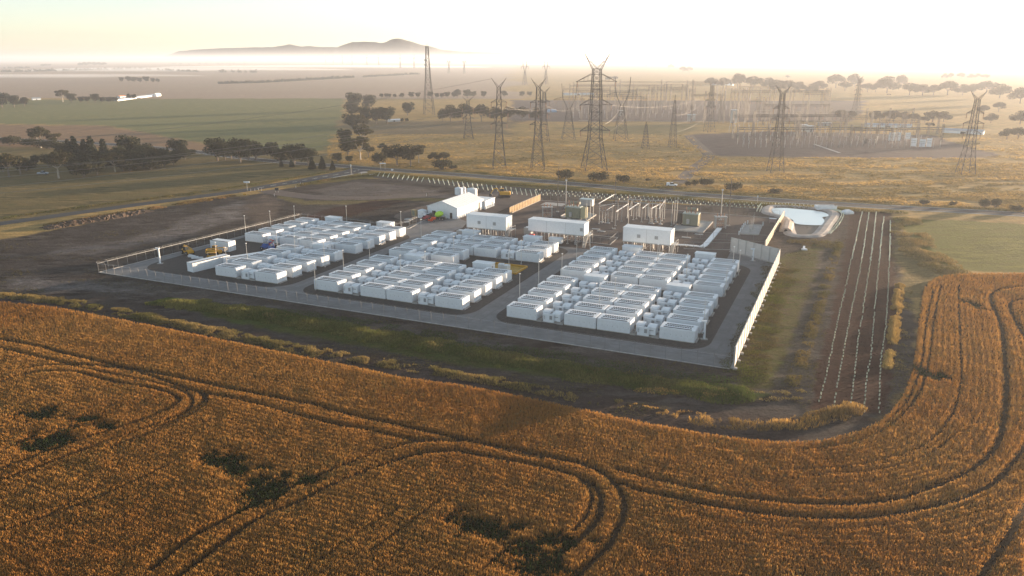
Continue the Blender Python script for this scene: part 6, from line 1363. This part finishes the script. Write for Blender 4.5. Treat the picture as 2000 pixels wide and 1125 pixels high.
for (px, by, ty, wp, kind, grp) in TL:
    hp = by - ty; n = 1 if kind in ('bush', 'conifer') else max(1, round(wp / (1.05 * hp)))
    for k in range(n):
        f = (k + .5) / n - .5; _TL.append((round(px + f * wp, 1), round(by + .4 * random.uniform(-1, 1) * (n > 1), 2), ty + (abs(f) * .5 * hp if n > 1 else 0) * random.uniform(.3, 1), wp / n * (1.35 if n > 1 else 1), kind, grp))
TL = _TL
KN = {'gum': ('gum_tree', 'open-crowned gum tree'), 'round': ('broadleaf_tree', 'dense dark rounded tree'), 'conifer': ('conifer_tree', 'dark pointed conifer'), 'umbrella': ('spreading_tree', 'flat-crowned spreading tree'), 'bush': ('bush', 'low dark bush')}
from collections import Counter
cnt = Counter(); tot = Counter((t[5], t[4]) for t in TL); order = {}
for t in sorted(TL): order.setdefault((t[5], t[4]), []).append(t)
for i, t in enumerate(TL):
    px, by, ty, wp, kind, grp = t; X, Y = G(px, by); h = ZAT(px, by, ty); s = math.hypot(X, Y, H) / FPX; wd = wp * s
    L = order[(grp, kind)]; k = L.index(t); L[k] = None if False else L[k]
    nat = {'gum': .62, 'round': .66, 'conifer': .46, 'umbrella': .92, 'bush': 1.5}[kind]
    sx = min(max(wd / nat, h * .6), h * (1.35 if kind != 'bush' else 1.6)); nm, ds = KN[kind]
    lab = '%s, %s from left in the %s' % (ds, nth(k), grp) if len(L) > 1 else '%s, the only one in the %s' % (ds, grp)
    stamp(proto(kind, i % 3), nm, lab, 'bush' if kind == 'bush' else 'tree', (X, Y), (i * 2.39) % 6.28, grp, (sx, sx, h))
# ---- far tree lines and hedges that read as one mass
def far_line(name, label, items, seed):
    V_, T_, C_ = [], [], []; o = 0; r = np.random.default_rng(seed)
    for (xa, ya, xb, yb, hpx, dens, gap) in items:
        n = int(abs(xb - xa) * dens)
        for k in range(n):
            f = r.random(); 
            if vnoise(np.array([f * abs(xb - xa) / 9.]), np.array([seed * 1.]), seed)[0] < gap: continue
            px, py = xa + (xb - xa) * f, ya + (yb - ya) * f; X, Y = G(px, py); s = math.hypot(X, Y) / FPX; h = hpx * s * (.5 + .7 * r.random()); wd = h * (.5 + .5 * r.random())
            m = 14; p = r.normal(0, 1, (m, 3)); p /= np.linalg.norm(p, axis=1)[:, None]; p = p * np.array((wd, wd, h * .5)) * .8 + np.array((X, Y, h * .5))
            a = r.normal(0, 1, (m, 3)) * h * .3; b = r.normal(0, 1, (m, 3)) * h * .3
            v = np.stack([p - a, p + b, p + a], 1).reshape(-1, 3); v[:, 2] = np.maximum(v[:, 2], 0); V_.append(v); T_.append(np.arange(m * 3).reshape(-1, 3) + o); o += m * 3
            C_.append(np.tile(np.array((.045, .050, .03)) * r.uniform(.7, 1.3), (m * 3, 1)))
    tag(link(name, fastmesh(name, np.concatenate(V_), np.concatenate(T_), M_LEAF, np.concatenate(C_))), label, 'tree line', kind='stuff')
far_line('far_hedge', 'long straight hedge row crossing the misty fields left of the radio tower', [(428, 164, 520, 161.5, 3.5, 2.2, .0), (520, 161.5, 690, 152, 3.5, 2.2, .0), (690, 152, 820, 145, 3, 1.6, .2)], 31)
far_line('far_tree_line', 'faint far tree lines along the misty horizon', [(0, 141, 280, 136, 3, .9, .25), (280, 137, 400, 141, 3, .9, .3), (400, 141, 500, 142, 4, .6, .45), (0, 134, 60, 133, 2, .7, .2), (640, 119, 1120, 117, 3, .9, .1), (1000, 118, 2000, 119, 4.5, .8, .25), (1680, 133, 2000, 134, 5, .7, .3), (1730, 134, 1830, 133, 4, .8, .1), (400, 121, 640, 120, 2, .7, .3), (300, 126, 480, 125, 2, .5, .4), (1640, 121, 1800, 119, 5, .5, .5)], 32)
# ---- farm buildings
def barn(px0, py0, px1, py1, hpx, label, mr, mw=M_WHITE2, wpx=6):
    (xa, ya), (xb, yb) = G(px0, py0), G(px1, py1); L = math.hypot(xb - xa, yb - ya); s = math.hypot(xa, ya) / FPX; h = hpx * s; wd = min(14, max(5, wpx * s)); t = thing('farm_building', label, 'building', (xa, ya), math.atan2(yb - ya, xb - xa))
    MB().extr([(0, 0), (wd, 0), (wd, h * .65), (wd / 2, h), (0, h * .65)], 'x', 0, L).build('wall', mw, t)
    for a, b in (((-.3, h * .65 - .05), (wd / 2, h + .1)), ((wd / 2, h + .1), (wd + .3, h * .65 - .05))): MB().extr([a, b, (b[0], b[1] + .2), (a[0], a[1] + .2)], 'x', -.4, L + .4).build('roof', mr, t)
    MB().box(L * .45, L * .55, -.06, -.002, 0, h * .5).build('door', M_DARK, t)
RT = mat('faded_tile_roof', (.42, .20, .12), .8); RG = mat('blue_grey_iron_roof', (.32, .36, .42), .6)
barn(230, 197.5, 306, 187.5, 2.6, 'long low white poultry shed catching the sun in the far left field', M_WHITE, wpx=4)
barn(268, 192, 306, 186.5, 3, 'blue-grey roofed shed behind the long white one', RG, wpx=4)
barn(306, 188.5, 315, 187.5, 5, 'white hoop-ended barn at the end of the long sheds', M_WHITE, wpx=6)
barn(235, 192.5, 246, 191.5, 4.5, 'small orange-roofed house among the far left trees', RT)
barn(64, 195.5, 80, 195, 3.5, 'pale farmhouse beside the far left trees', RG)
barn(758, 238, 782, 237, 4, 'low white roof beside the pines', M_WHITE)
barn(1840, 259, 1920, 263, 7, 'long pale shed at the right edge of the switching station', RG, wpx=6)
barn(1390, 166, 1430, 167, 5, 'hazy pale building behind the switching station', RG)
barn(1100, 186, 1160, 186, 4, 'hazy long roof behind the left gantries', RG)
barn(1690, 248, 1780, 250, 6, 'long low pale shed behind the white screens', RG)
